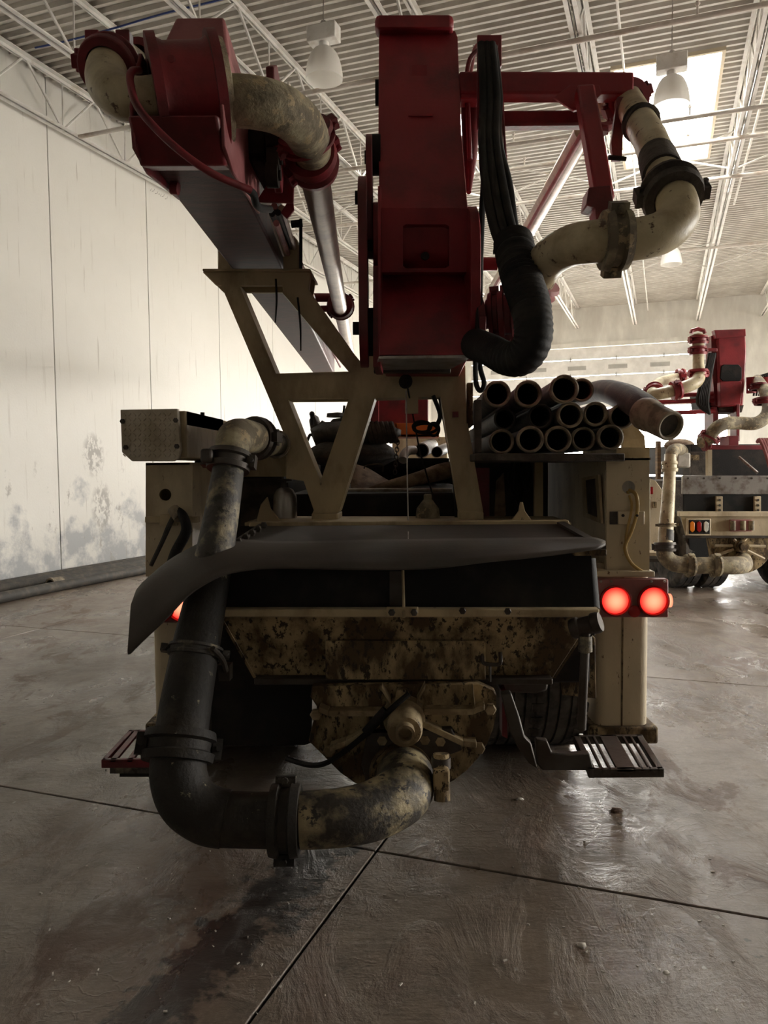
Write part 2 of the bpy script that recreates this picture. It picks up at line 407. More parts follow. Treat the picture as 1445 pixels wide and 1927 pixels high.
# ------------------------------------------------------------------ room shell
def st(o): o['kind'] = 'structure'; return o
SJ = [-12.42 + 3.05 * i for i in range(14)]; PJ = [-10.39, -5.74, -1.076, 3.58, 8.24]
se = [SF] + [s for s in SJ if SF + .2 < s < SB - .2] + [SB]; pe = [PL] + [p for p in PJ if PL + .2 < p < PR - .2] + [PR]
def bbox(p0, p1, s0, s1, z0, z1, mb=None):
    mb = mb or MB()
    return mb.hexa([B(p0, s0, z0), B(p1, s0, z0), B(p1, s0, z1), B(p0, s0, z1), B(p0, s1, z0), B(p1, s1, z0), B(p1, s1, z1), B(p0, s1, z1)])
floor = st(bbox(PL - .3, PR + .3, SF - .3, SB + .3, -.2, -.012).build('floor', 'black_steel'))
for i in range(len(se) - 1):
    for j in range(len(pe) - 1):
        g = .005
        bbox(pe[j] + g, pe[j + 1] - g, se[i] + g, se[i + 1] - g, -.012, 0).build('concrete_slab', 'stained_concrete', floor, bevel=.004)
# left wall of precast panels with open joints
WH = ZR + .2
wl = st(bbox(PL - .3, PL - .02, SF - .3, SB + .3, -.1, WH).build('wall_left', 'door_grey'))
js = [-6.35 + 2.17 * i for i in range(20)]
js = [s for s in [8.73 - 2.17 * 6 + 2.17 * i for i in range(18)] if s < SB - .3]
ed = [SF] + [s for s in js if s > SF + .3] + [SB]
for i in range(len(ed) - 1):
    bbox(PL - .02, PL, ed[i] + .008, ed[i + 1] - .008, 0, WH).build('concrete_panel', 'painted_precast', wl, bevel=.004)
pm = MB()
for i in range(11):                                      # faded pencil scribble under the girder
    q = 11.02 + i * .045; hz = 6.23 + .012 * (i % 3)
    pm.hexa([B(PL, q, hz - .03), B(PL + .001, q, hz - .03), B(PL + .001, q, hz - .022), B(PL, q, hz - .022), B(PL, q + .03, hz + .02 * (-1) ** i), B(PL + .001, q + .03, hz + .02 * (-1) ** i), B(PL + .001, q + .03, hz + .008 + .02 * (-1) ** i), B(PL, q + .03, hz + .008 + .02 * (-1) ** i)])
pm.build('pencil_mark', 'dark_steel', wl)
wb = MB(); d0, d1, dh = DOOR
for a in ((PL, d0, 0, WH), (d1, PR, 0, WH), (d0, d1, dh, WH)): bbox(a[0], a[1], SB, SB + .3, a[2], a[3], wb)
wb = st(wb.build('wall_back', 'back_paint'))
for p in (-3.4, -1.2, 1.0, 3.2, 5.4):
    bbox(p, p + .03, SB - .012, SB, 5.65, WH, MB()).build('wall_rib', 'back_paint', wb)
wr = MB()
for a in ((SF, 9, 0, WH), (16, SB, 0, WH), (9, 16, 4.4, WH)): bbox(PR, PR + .3, a[0], a[1], a[2], a[3], wr)  # opening added out of view to let the side daylight in
st(wr.build('wall_right', 'back_paint'))
st(bbox(PL, PR, SF - .3, SF, -.1, WH).build('wall_front', 'bare_block'))
ap = bbox(-40, 60, SB + .3, SB + 60, -.15, -.05, bbox(PR + .3, 60, SF - 20, SB + .3, -.15, -.05)).build('ground', 'asphalt'); st(ap)

# roof deck: corrugated steel, ribs across the building, with rooflight openings
SKYL = [(-.70, .66, 11.3, 15.0), (5.4, 6.8, 11.3, 15.0), (5.4, 6.8, 19.5, 23.2), (-4.15, -2.98, 11.8, 13.6), (9.4, 10.8, 11.3, 15.0)]  # first rooflight is visible; the others are added out of sight for light
dk = MB(); s = SF; per = .15; prof = [(0, 0), (.046, 0), (.062, .05), (.134, .05)]
while s < SB:
    for i in range(4):
        s0, z0 = s + prof[i][0], ZR + prof[i][1]
        s1, z1 = (s + prof[i + 1][0], ZR + prof[i + 1][1]) if i < 3 else (s + per, ZR)
        iv = [(PL, PR)]
        for a, b, c, d in SKYL:
            if s1 > c and s0 < d:
                nv = []
                for x, y in iv:
                    if a > x and b < y: nv += [(x, a), (b, y)]
                    else: nv.append((x, y))
                iv = nv
        for x, y in iv: dk.add([B(x, s0, z0), B(y, s0, z0), B(y, s1, z1), B(x, s1, z1)], [(0, 1, 2, 3)])
    s += per
ceil = st(dk.build('ceiling', 'deck_steel', sharp=20))
rf = MB()
iv = [PL - .3, PR + .3]
for k, (a, b, c, d) in enumerate(SKYL):
    fr = MB(); w = .045
    for q in ((a - w, a, c - w, d + w), (b, b + w, c - w, d + w), (a, b, c - w, c), (a, b, d, d + w)): bbox(q[0], q[1], q[2], q[3], ZR - .05, ZR + .42, fr)
    f = st(fr.build('window_%d' % (k + 1), 'sky_frame'))  # all but the first are added to brighten the hall
    bbox(a, b, c, d, ZR + .40, ZR + .42).build('skylight_pane', 'skylight_pane', f)
    for q in range(1, 4):
        sq = c + (d - c) * q / 4; bbox(a, b, sq - .012, sq + .012, ZR + .36, ZR + .395).build('glazing_bar', 'sky_frame', f)
# opaque roof skin above the deck, split round the rooflights
cuts = sorted({SF - .3, SB + .3} | {x for q in SKYL for x in q[2:]}); sk = MB()
for i in range(len(cuts) - 1):
    c0, c1 = cuts[i], cuts[i + 1]; xs = [PL - .3]
    for a, b, c, d in sorted(SKYL):
        if c <= c0 + 1e-6 and d >= c1 - 1e-6: xs += [a, b]
    xs.append(PR + .3)
    for j in range(0, len(xs), 2): bbox(xs[j], xs[j + 1], c0, c1, ZR + .06, ZR + .12, sk)
sk.build('roof_skin', 'deck_steel', ceil)

# open-web joists along the building
def joist(p, s0, s1, z0, z1, panel=.78, first=None, ch=.055):
    m = MB()
    for dz, e in ((z1, -.05), (z0, .05)):
        for sg in (-1, 1):
            m.hexa([B(p + sg * .012, s0, dz), B(p + sg * (.012 + ch), s0, dz), B(p + sg * (.012 + ch), s0, dz + e * .16), B(p + sg * .012, s0, dz + e * .16),
                    B(p + sg * .012, s1, dz), B(p + sg * (.012 + ch), s1, dz), B(p + sg * (.012 + ch), s1, dz + e * .16), B(p + sg * .012, s1, dz + e * .16)])
            m.hexa([B(p + sg * .012, s0, dz), B(p + sg * .020, s0, dz), B(p + sg * .020, s0, dz + e), B(p + sg * .012, s0, dz + e),
                    B(p + sg * .012, s1, dz), B(p + sg * .020, s1, dz), B(p + sg * .020, s1, dz + e), B(p + sg * .012, s1, dz + e)])
    j = m.build('roof_joist', 'white_steel', ceil)
    n = int((s1 - s0) / (2 * panel)); proto = {}
    for i in range(n):
        b = s0 + 2 * panel * i
        for kind, a0, a1, w in (('d', b, b + panel, .019), ('u', b + panel, b + 2 * panel, .016), ('v', b + panel, b + panel + .01, .011)):
            za, zb = (z1, z0) if kind == 'd' else (z0, z1)
            c = B(p, (a0 + a1) / 2, (z0 + z1) / 2)
            if kind not in proto:
                mm = MB().cyl(B(p, a0, za), B(p, a1, zb), w, seg=6); proto[kind] = mm.build('web_rod', 'white_steel', j, loc=c)
            else: inst(proto[kind], 'web_rod', c, j)
    return j
JP = [-6.43, -4.75, -2.85, -.96, 1.0, 2.9, 4.8, 6.7 + .35, 8.9]
joist(PL + .20, SF, SB, 6.29, 6.97, .66, ch=.08)
for p in JP: joist(p, SF, SB, 6.30, 6.99, .78)
for s in (6.2, 13.9, 20.5):                               # bridging between joists
    for i in range(len(JP) - 1):
        m = MB(); m.cyl(B(JP[i], s, 6.93), B(JP[i + 1], s, 6.33), .014, seg=6); m.cyl(B(JP[i], s + .04, 6.33), B(JP[i + 1], s + .04, 6.93), .014, seg=6)
        m.build('bridging_strut', 'white_steel', ceil)
for s, z in ((9.02, 6.26), (11.5, 6.26), (12.45, 6.26), (14.05, 6.26), (18.4, 6.26)):    # sprinkler lines run across
    m = MB().cyl(B(PL + .3, s, z), B(PR - .3, s, z), .03, seg=10)
    p = PL + 1.2
    sp = m.build('sprinkler_pipe', 'sprinkler_paint', ceil)
    while p < PR - 1:
        MB().cyl(B(p, s, z), B(p, s, z + .14), .012, seg=6).lathe(B(p, s, z + .12), (0, 0, 1), [(0, .012), (.02, .03), (.03, .008), (.045, .02), (.05, 0)], 8).build('sprinkler_head', 'sprinkler_paint', sp)
        p += 2.4
def Pz(px, py, z):
    a, b = P(px, py, 1.), P(px, py, 2.); return a + (b - a) * ((z - a.z) / (b.z - a.z))
m = MB(); m.sweep(smooth([(Pz(66, 90, 6.5), .011), (Pz(130, 76, 6.5), .011), (Pz(215, 53, 6.55), .011), (Pz(310, 25, 6.6), .011), (Pz(412, 0, 6.65), .011), (Pz(520, -30, 6.7), .011)], 8), 6)
m.build('blue_cable', 'blue_cable', ceil, label='blue cable slung under the joists')
m = MB().cyl(B(-.55, SF, 6.75), B(-.55, SB, 6.75), .016, seg=6); m.build('conduit', 'white_steel', ceil)
m = MB().cyl(B(1.25, 8, 6.7), B(1.25, 17, 6.7), .02, seg=6); m.build('conduit', 'white_steel', ceil)

# half-raised sectional door in the back wall: stacked sections above the opening
d0, d1, dh = DOOR
dr = MB()
for a in ((d0 - .12, d0, 0, dh + .1), (d1, d1 + .12, 0, dh + .1), (d0 - .12, d1 + .12, dh, dh + .14)): bbox(a[0], a[1], SB - .08, SB + .05, a[2], a[3], dr)
door = st(dr.build('door_1', 'back_paint'))
z = DOOR_LIFT; k = 0
while z < dh:
    h = min(.56, dh - z); s0 = SB + .02
    sec = bbox(d0, d1, s0, s0 + .05, z + .012, z + h - .012).build('door_section', 'door_paint', door, bevel=.006)
    if k in (3,):
        pass
    if k == 2:
        for i in range(6):
            p = d0 + .7 + i * 1.36; bbox(p, p + .62, s0 - .008, s0 + .002, z + .20, z + .34).build('grey_panel', 'door_grey', sec)  # small grey rectangles along one door section
    for i in range(6):
        p = d0 + .45 + i * 1.53
        m = MB().prism([B(p - .03, s0 - .02, z + .01), B(p, s0 - .02, z - .08), B(p + .03, s0 - .02, z + .01), B(p, s0 - .02, z + .10)], AX * .02); m.build('hinge', 'door_grey', sec)
    z += h; k += 1

# ------------------------------------------------------------------ hoses lying along the left wall
for i, (off, s0, s1, r, zc, lab) in enumerate((
        (.16, 3.5, 22, .075, .075, 'thick grey hose on the floor touching the left wall'),
        (.36, 4.2, 20, .075, .075, 'grey rubber hose second from the wall on the floor'),
        (.62, 8.0, 21, .07, .07, 'grey hose with a pale banded open end, lying on the floor by the wall'),
        (.84, 3.0, 19, .065, .065, 'outermost thin grey hose of the row lying along the wall'))):
    pts = []; n = 14
    for q in range(n + 1):
        s = s0 + (s1 - s0) * q / n; pts.append((B(PL + off + .035 * sin(q * 1.3 + i * 2), s, zc), r))
    t = thing('floor_hose', lab, 'hose', B(PL + off, s0, 0), 'hoses along the left wall')
    MB().sweep(smooth(pts, 4), 14).build('hose_tube', 'rubber_hose' if i != 2 else 'dusty_hose' if 'dusty_hose' in MATS else 'rubber_hose', t)
    d = (pts[1][0] - pts[0][0]).normalized()
    MB().lathe(pts[0][0] - d * .12, d, [(0, r * .8), (0, r * 1.12), (.05, r * 1.12), (.05, r * 1.02), (.2, r * 1.02), (.2, r)], 18).build('end_coupling', 'hose_end', t)

# ------------------------------------------------------------------ high-bay lamps
def highbay(px, py, Y, lab, top=ZR):
    b = P(px, py, Y)                                      # centre of the rim
    t = thing('high_bay_lamp', lab, 'lamp', b, 'high-bay lamps under the roof')
    R_ = .205
    prof = [(0, R_), (.06, R_ * .99), (.14, R_ * .93), (.21, R_ * .84), (.27, R_ * .71), (.31, R_ * .56), (.335, R_ * .38), (.345, .05)]
    ins = [(d, r - .006) for d, r in reversed(prof)]
    MB().lathe(b, (0, 0, 1), prof + ins + [prof[0]], 28).build('lamp_shade', 'acrylic_shade', t)
    MB().cyl(b + V((0, 0, .34)), b + V((0, 0, .40)), .055, seg=14).cyl(b + V((0, 0, .22)), b + V((0, 0, .34)), .03, seg=10).build('lamp_socket', 'white_steel', t)
    MB().box(b + V((0, 0, .48)), .34, .17, .17, (NX, AX, V((0, 0, 1)))).build('ballast_box', 'white_steel', t, bevel=.01)
    MB().lathe(b + V((0, 0, .12)), (0, 0, 1), [(0, 0), (.0, .03), (.05, .045), (.1, .03), (.12, .02)], 12).build('bulb', 'white_lens', t)
    m = MB().cyl(b + V((0, 0, .56)), b + V((0, 0, .62)), .03, seg=8)
    m.cyl(b + V((0, 0, .6)), V((b.x, b.y, top)), .006, seg=5); m.build('hanger', 'bare_steel', t)
highbay(610, 150, 8.7, 'frosted bell lamp hanging above the folded red boom arm')
highbay(1263, 200, 9.15, 'frosted bell lamp hanging in front of the bright rooflight')
highbay(1263, 498, 15.6, 'small far bell lamp hanging near the back wall above the raised door')
# ------------------------------------------------------------------ the concrete pump lorry seen from behind
truck = thing('concrete_pump_truck', 'cream and red concrete pump truck with lit tail lights, seen from behind', 'truck', V((.1, 5.5, 0)))
bolt0 = hexbolt(.017, .014)
_bolt = {}
def bolt(w, parent, m='dark_steel', r=.017):
    k = (m, r)
    if k not in _bolt:
        o = hexbolt(r, r * .9).build('bolt', m, parent, loc=(0, 0, 0)); _bolt[k] = o
        WO[o.name] = V(w); o.location = V(w) - WO[parent.name]; return o
    return inst(_bolt[k], 'bolt', w, parent)

# chassis
m = MB()
for x0, x1 in ((560, 600), (860, 900)):
    a, b = P(x0, 1210, 3.55), P(x1, 1290, 3.55); m.hexa([V((a.x, 3.55, b.z)), V((b.x, 3.55, b.z)), V((b.x, 3.55, a.z)), V((a.x, 3.55, a.z))] + [V((a.x, 3.55, b.z)) + T * 7, V((b.x, 3.55, b.z)) + T * 7, V((b.x, 3.55, a.z)) + T * 7, V((a.x, 3.55, a.z)) + T * 7])
a, b = P(400, 1170, 3.62), P(1110, 1285, 3.62); m.hexa([V((a.x, 3.62, b.z)), V((b.x, 3.62, b.z)), V((b.x, 3.62, a.z)), V((a.x, 3.62, a.z)), V((a.x, 3.9, b.z)), V((b.x, 3.9, b.z)), V((b.x, 3.9, a.z)), V((a.x, 3.9, a.z))])
chas = m.build('chassis_frame', 'black_steel', truck, bevel=.01)
c0, c1 = V((-.95, 4.45, .5)), V((1.1, 4.45, .5))
MB().cyl(c0, c1, .07).sphere(V((.1, 4.45, .5)), .2).build('wheel_axle', 'black_steel', truck)
# platform of the lorry with things on it
a, b = P(540, 930, 4.6), P(900, 985, 4.6)
m = MB().hexa([V((a.x, 4.6, b.z)), V((b.x, 4.6, b.z)), V((b.x, 4.6, a.z)), V((a.x, 4.6, a.z))] + [V((x, 8.4, z)) for x, z in ((a.x, b.z), (b.x + .1, b.z), (b.x + .1, a.z), (a.x, a.z))])
m.build('water_tank', 'black_steel', truck, bevel=.015)
MB().cyl(P(648, 922, 4.55), P(850, 922, 4.55), .012, seg=8).build('tank_rail', 'bare_steel', truck)
DECKZ = a.z
# lower body sides
for x0, x1, y0, y1, Y, L_, mt in ((365, 538, 850, 1180, 5.3, 3.0, 'black_steel'), (880, 1030, 866, 1290, 5.2, 2.5, 'black_steel')):
    a, b = P(x0, y0, Y), P(x1, y1, Y)
    MB().hexa([V((a.x, Y, b.z)), V((b.x, Y, b.z)), V((b.x, Y, a.z)), V((a.x, Y, a.z))] + [V((a.x, Y, b.z)) + T * L_, V((b.x, Y, b.z)) + T * L_, V((b.x, Y, a.z)) + T * L_, V((a.x, Y, a.z)) + T * L_]).build('body_housing', mt, truck, bevel=.01)
MB().prism(quad(1006, 868, 1022, 984, 4.7), T * .05).build('perforated_post', 'cream_paint', truck, bevel=.004)
MB().prism(quad(893, 880, 921, 985, 4.75), T * .05).build('lamp_panel', 'red_dark', truck, bevel=.004)
MB().prism(poly([(935, 905), (948, 890), (952, 970), (930, 980)], 4.78), T * .04).build('canvas_flap', 'canvas', truck)
for i, (x, y0, y1) in enumerate(((965, 868, 930), (975, 868, 950), (988, 868, 925))):
    MB().sweep(smooth(PP((x, y0, 4.65, .012), (x - 6, (y0 + y1) / 2, 4.62, .012), (x + 2, y1, 4.63, .012), (x + 10, (y0 + y1) / 2, 4.66, .012), (x + 6, y0, 4.7, .012)), 5), 7).build('hydraulic_hose', 'rubber', truck)
a = P(470, 850, 4.35)
m = MB().hexa(quad(452, 897, 540, 856, 4.35) + [q + T * .6 for q in quad(452, 897, 540, 856, 4.35)]); m.build('cross_beam', 'cream_paint', truck, bevel=.008)
m = MB().prism(poly([(455, 902), (530, 897), (545, 985), (452, 990)], 4.5), T * .04); m.build('body_sheet', 'dusty_dark', truck)
m = MB().prism(poly([(480, 988), (490, 950), (502, 935), (508, 957), (530, 985)], 3.95), T * .03); m.build('hopper_hinge', 'cream_paint', truck, bevel=.004)

# wheels
def wheel(px, py, Y, r=.50, w=.285):
    c = P(px, py, Y - .47); c.y = Y; c.z = r
    x = V((1, 0, 0)); p = []
    # tread profile with circumferential grooves
    h = w / 2; prof = [(-h * .75, r * .55), (-h, r * .62), (-h * 1.02, r * .8), (-h, r * .93), (-h * .9, r * .985)]
    for i in range(4):
        u = -h * .84 + i * h * .42; prof += [(u, r), (u + h * .33, r), (u + h * .345, r - .014), (u + h * .40, r - .014)]
    prof += [(h * .84, r), (h * .9, r * .985), (h, r * .93), (h * 1.02, r * .8), (h, r * .62), (h * .75, r * .55)]
    t = MB().lathe(c, x, prof, 56).build('tyre', 'tyre_rubber', truck, sharp=30)
    MB().lathe(c, x, [(-h * .7, r * .56), (-h * .5, r * .5), (-h * .2, r * .25), (-h * .2, 0)] , 28).lathe(c, x, [(h * .7, r * .56), (h * .5, r * .5), (h * .2, r * .25), (h * .2, 0)], 28).build('rim', 'bare_steel', t)
    lug = None                                           # tread blocks as real ribs
    for k in range(36):
        th = 2 * pi * k / 36; u = V((0, cos(th), sin(th))); tv = V((0, -sin(th), cos(th)))
        for s_ in (-1, 1):
            q = c + u * (r - .002) + x * (s_ * h * .80)
            if lug is None: lug = {}
            m = MB().box(q, h * .38, .05, .012, (x, tv, u)); lug.setdefault('m', MB()); lug['m'].add(m.v, m.f)
    o = lug['m'].build('tread_blocks', 'tyre_rubber', t); o['kind'] = 'stuff'
for px in (968, 1055): wheel(px, 1300, 4.3)
for Y in (5.6,):
    for px in (935, 1005): wheel(px, 1300, Y)
wheel(400, 1300, 4.3); wheel(490, 1300, 4.3)
for x0, x1 in ((398, 588),):
    m = MB().prism(poly([(x0, 1230), (x1, 1230), (x1 - 2, 1398), (x1 - 15, 1402), (x0 + 12, 1402), (x0, 1396)], 3.58), T * .012); m.build('mud_flap', 'rubber', truck)
MB().prism(poly([(400, 1060), (440, 1060), (620, 1290), (400, 1300)], 3.45), T * .05).build('dark_bracket', 'black_steel', truck)
MB().prism(poly([(1042, 1200), (1090, 1180), (1120, 1200), (1122, 1315), (1058, 1308)], 3.72), T * .04).build('fender_plate', 'cream_dirty', truck, bevel=.004)
MB().prism(poly([(935, 1270), (1035, 1265), (1030, 1300), (1010, 1306), (940, 1303)], 3.2), T * .35).build('hopper_sump', 'dark_steel', truck, bevel=.01)

# outrigger legs
def leg(xl, xr, ytop, ybot, Y, side):
    a, b = P(xl, ytop, Y), P(xr, ybot, Y)
    x0, x1, zt, zb = a.x, b.x, a.z, b.z; d = .30; r = .05
    def ring(z):
        o = []
        for cx, cy, t0 in ((x1 - r, Y + r, -90), (x1 - r, Y + d - r, 0), (x0 + r, Y + d - r, 90), (x0 + r, Y + r, 180)):
            for k in range(5): t = radians(t0 + 22.5 * k); o.append(V((cx + r * cos(t), cy + r * sin(t), z)))
        return o
    g = MB().prism(ring(zb), V((0, 0, zt - zb))).build('outrigger_leg', 'cream_clean', truck)
    # weld seam down the face
    xm = x0 + (x1 - x0) * (.48 if side > 0 else .62)
    MB().box(V((xm, Y - .001, (zt + zb) / 2)), .008, .006, zt - zb - .02).build('seam', 'cream_dirty', g)
    MB().box(V(((x0 + x1) / 2, Y + d / 2, zb - .025)), x1 - x0 + .08, d + .06, .09).build('foot_pad', 'cream_dirty', g, bevel=.012)
    return g, x0, x1
gr, rx0, rx1 = leg(1124, 1221, 1060, 1372, 3.92, 1)
gl, lx0, lx1 = leg(282, 374, 1060, 1365, 3.95, -1)
# upper leg boxes: front plate with a cable hole, inner side wall running forward
def circ(cx, cy, r, Y, n=20): return [P(cx + r * cos(2 * pi * k / n), cy + r * sin(2 * pi * k / n), Y) for k in range(n)]
def shell(x0, x1, y0, y1, Y, L_, hole, name):
    Q = quad(x0, y0, x1, y1, Y)
    o = MB().prism(Q, T * .014, [circ(hole[0], hole[1], hole[2], Y)]).build(name, 'cream_clean', truck)
    a, b = Q[0], Q[2]
    for x in (a.x + .006, b.x - .006):
        m = MB().box(V((x, Y + .014 + L_ / 2, (a.z + b.z) / 2)) + V((.04 * L_ / 2, 0, 0)), .012, L_, a.z - b.z, (V((1, 0, 0)), T.normalized(), V((0, 0, 1)))); m.build('housing_wall', 'cream_clean', o, bevel=.003)
    m = MB().prism([a, V((b.x, a.y, a.z)), V((b.x, a.y, a.z)) + T * L_, a + T * L_], V((0, 0, -.012))); m.build('housing_wall', 'cream_clean', o)
    return o
sr = shell(1141, 1222, 862, 1082, 3.88, 1.8, (1183, 917, 12.5), 'outrigger_housing')
sl = shell(274, 362, 871, 1085, 3.92, .9, (311, 931, 11.5), 'outrigger_housing')
# pocket in the inner side of the outrigger box on the hose-rack side
a = P(1141, 870, 3.88); X0 = a.x - .012
def side_pt(px, py):                                     # on the inner side plane of that box
    k = None; lo, hi = 3.88, 9.0
    for _ in range(40):
        mid = (lo + hi) / 2
        if P(px, py, mid).x > X0 + .04 * (mid - 3.88): hi = mid
        else: lo = mid
    return P(px, py, lo)
m = MB(); oc = [side_pt(*q) for q in ((1104, 904), (1124, 900), (1128, 974), (1108, 966))]
ic = [side_pt(*q) for q in ((1098, 899), (1130, 893), (1135, 985), (1101, 972))]
m.prism(ic, V((-.012, 0, 0)), [oc]); m.build('pocket_rim', 'cream_paint', sr)
m = MB().prism([q + V((-.002, 0, 0)) for q in oc], V((-.004, 0, 0))); m.build('pocket_back', 'dusty_dark', sr)
# clamp plate and cables
MB().prism(quad(1163, 962, 1213, 987, 3.86), T * .02).build('clamp_plate', 'cream_clean', sr, bevel=.004)
MB().prism(quad(1148, 963, 1163, 987, 3.87), T * .02).build('clamp_plate', 'dusty_dark', sr)
for x in (1172, 1198): bolt(P(x, 970, 3.858), sr, 'black_steel', .008)
MB().sweep(smooth(PP((1180, 925, 3.9, .007), (1188, 945, 3.865, .007), (1187, 965, 3.862, .007), (1178, 1010, 3.862, .007), (1180, 1048, 3.862, .007), (1198, 1070, 3.86, .007), (1222, 1082, 3.86, .007)), 5), 8).build('cable', 'yellow_cable', sr, label='yellow cable')
MB().sweep(smooth(PP((1184, 922, 3.9, .009), (1197, 932, 3.862, .009), (1199, 962, 3.86, .009), (1188, 1000, 3.86, .009), (1176, 1030, 3.86, .009), (1188, 1060, 3.86, .009), (1215, 1080, 3.858, .009)), 5), 8).build('cable', 'yellow_cable', sr, label='yellow cable')
MB().prism(quad(272, 972, 372, 984, 3.88), T * .05).build('clamp_bar', 'cream_paint', sl, bevel=.006)
MB().prism(quad(300, 968, 332, 990, 3.87), T * .04).build('clamp_bar', 'cream_paint', sl, bevel=.006)
MB().sweep(smooth(PP((335, 962, 3.85, .022), (345, 972, 3.8, .024), (350, 1000, 3.78, .026), (330, 1040, 3.8, .026), (318, 1075, 3.85, .026)), 6), 10).build('hydraulic_hose', 'rubber', sl)
MB().sweep(smooth(PP((330, 965, 3.86, .012), (318, 990, 3.84, .014), (305, 1020, 3.84, .012), (284, 1064, 3.86, .011)), 6), 8).build('hydraulic_hose', 'grey_riser', sl)
MB().cyl(P(326, 958, 3.85), P(338, 975, 3.82), .03, seg=10).build('hose_fitting', 'hose_end', sl)
MB().prism(quad(1114, 1075, 1232, 1086, 3.83), T * .12).build('lamp_shelf', 'cream_clean', sr, bevel=.004)

# tail lamps
def lamp_panel(x0, x1, y0, y1, Y, ls, refl, lab):
    o = MB().prism(quad(x0, y0, x1, y1, Y), T * .055).build('tail_light_panel', 'lamp_housing', truck, bevel=.006, label=lab)
    for cx, cy in ls:
        c = P(cx, cy, Y)
        MB().lathe(c, -T, [(0, .078), (.022, .078), (.026, .07), (.012, .066), (0, .064)], 30).build('lens_ring', 'red_lens', o)
        MB().lathe(c, -T, [(.002, .068), (.014, .062), (.022, .04), (.024, 0)], 30).build('tail_light', 'lit_red_lens', o, loc=c, label='lit red lens')
    if refl:
        c = P(*refl, Y); MB().lathe(c, -T, [(0, .03), (.01, .03), (.014, .02), (.015, 0)], 18).build('reflector', 'red_lens', o)
    return o
tr = lamp_panel(1124, 1258, 1090, 1162, 3.80, [(1157, 1130), (1228, 1130)], (1193, 1150), 'tail light panel with two lit round lenses')
tl = lamp_panel(268, 372, 1100, 1172, 3.84, [(302, 1141), (343, 1141)], None, 'mostly hidden tail light panel behind the rubber mat')
MB().lathe(P(1258, 1130, 3.83), (1, .04, 0), [(0, .035), (.008, .035), (.014, .02), (.015, 0)], 16).build('marker_light', 'lit_red_lens', tr, loc=P(1258, 1130, 3.83))
for x in (1130, 1150, 1225, 1250): bolt(P(x, 1094, 3.798), tr, 'bare_steel', .007)
MB().prism(poly([(1106, 1076), (1122, 1085), (1128, 1140), (1118, 1150), (1108, 1120)], 3.7), T * .05).build('lamp_bracket', 'cream_clean', truck, bevel=.004)

# tool box above the leg
Q = poly([(226, 771), (334, 769), (340, 846), (336, 862), (326, 868), (248, 868), (229, 851)], 3.58)
tb = MB().prism(Q, T * .03).build('tool_box', 'tread_plate', truck, bevel=.004, label='tool box with a tread plate end')
Q2 = poly([(236, 775), (349, 773), (352, 862), (250, 864)], 3.62)
MB().prism(Q2, T * 2.4).build('box_body', 'cream_paint', tb, bevel=.006)
m = MB()
for i in range(11):
    for j in range(9):
        x, y = 234 + i * 9.4, 780 + j * 9.6
        if x > 332 or y > 860: continue
        c = P(x, y, 3.578); a_ = radians(45 if (i + j) % 2 else -45)
        ux = V((cos(a_), 0, sin(a_))); m.box(c, .016, .004, .005, (ux, V((0, 1, 0)), ux.cross(V((0, 1, 0)))))
o = m.build('tread_pattern', 'tread_plate', tb); o['kind'] = 'stuff'
for x, y in ((231, 793), (331, 791), (237, 842), (333, 840)): bolt(P(x, y, 3.577), tb, 'dark_steel', .012)
MB().prism(poly([(352, 774), (420, 790), (420, 812), (354, 800)], 3.64), V((-.004, 0, 0))).build('lid_edge', 'bare_steel', tb)
MB().cyl(P(381, 788, 4.3), P(381, 776, 4.3), .012, seg=8).build('lid_pin', 'black_steel', tb)

# ---- hopper
hp = MB()
hp.prism([P(412, 1152, 3.02), P(1125, 1147, 3.02), P(1040, 1276, 3.16), P(482, 1276, 3.16)], T * .012)
hopper = hp.build('hopper', 'cream_dirty', truck, bevel=.004)
MB().prism([P(1125, 1147, 3.03), P(1040, 1276, 3.17), P(1040, 1276, 3.17) + T * .6, P(1125, 1147, 3.03) + T * .75], V((.012, 0, 0))).build('hopper_panel', 'cream_dirty', hopper)
MB().prism([P(412, 1152, 3.03), P(482, 1276, 3.17), P(482, 1276, 3.17) + T * .6, P(412, 1152, 3.03) + T * .75], V((-.012, 0, 0))).build('hopper_panel', 'cream_dirty', hopper)
MB().prism(quad(410, 1146, 1128, 1162, 2.985), T * .05).build('hopper_lip', 'cream_paint', hopper, bevel=.006)
MB().prism(quad(612, 1206, 914, 1279, 3.06), T * .03).build('wear_patch', 'cream_dirty', hopper, bevel=.004)
MB().prism(quad(478, 1277, 1040, 1289, 3.10), T * .08).build('hopper_rim', 'dark_steel', hopper, bevel=.004)
MB().prism(quad(727, 1143, 787, 1160, 2.972), T * .02).build('lip_bracket', 'cream_paint', hopper, bevel=.003)
for x, y in ((737, 1152), (779, 1152), (955, 1150), (870, 1149)): bolt(P(x, y, 2.970), hopper, 'dark_steel', .014)
MB().sweep(smooth(PP((907, 1228, 3.07, .008), (908, 1245, 3.05, .008), (918, 1250, 3.05, .008), (938, 1250, 3.05, .008), (942, 1243, 3.05, .008), (941, 1228, 3.07, .008)), 5), 8).build('pull_handle', 'dark_steel', hopper)
MB().sweep(PP((922, 1248, 3.05, .006), (922, 1282, 3.06, .006)), 6).build('latch_rod', 'dark_steel', hopper)
m = MB().prism([P(424, 1050, 3.14), P(1112, 1036, 3.14), P(1118, 1150, 3.09), P(420, 1152, 3.09)], T * .012); m.build('hopper_liner', 'rubber', hopper)
MB().cyl(P(1100, 1052, 3.18), P(1108, 1146, 3.14), .045, seg=16).build('liner_roll', 'rubber', hopper)
MB().prism(quad(733, 1075, 757, 1140, 3.08), T * .012).build('liner_strap', 'dark_steel', hopper)
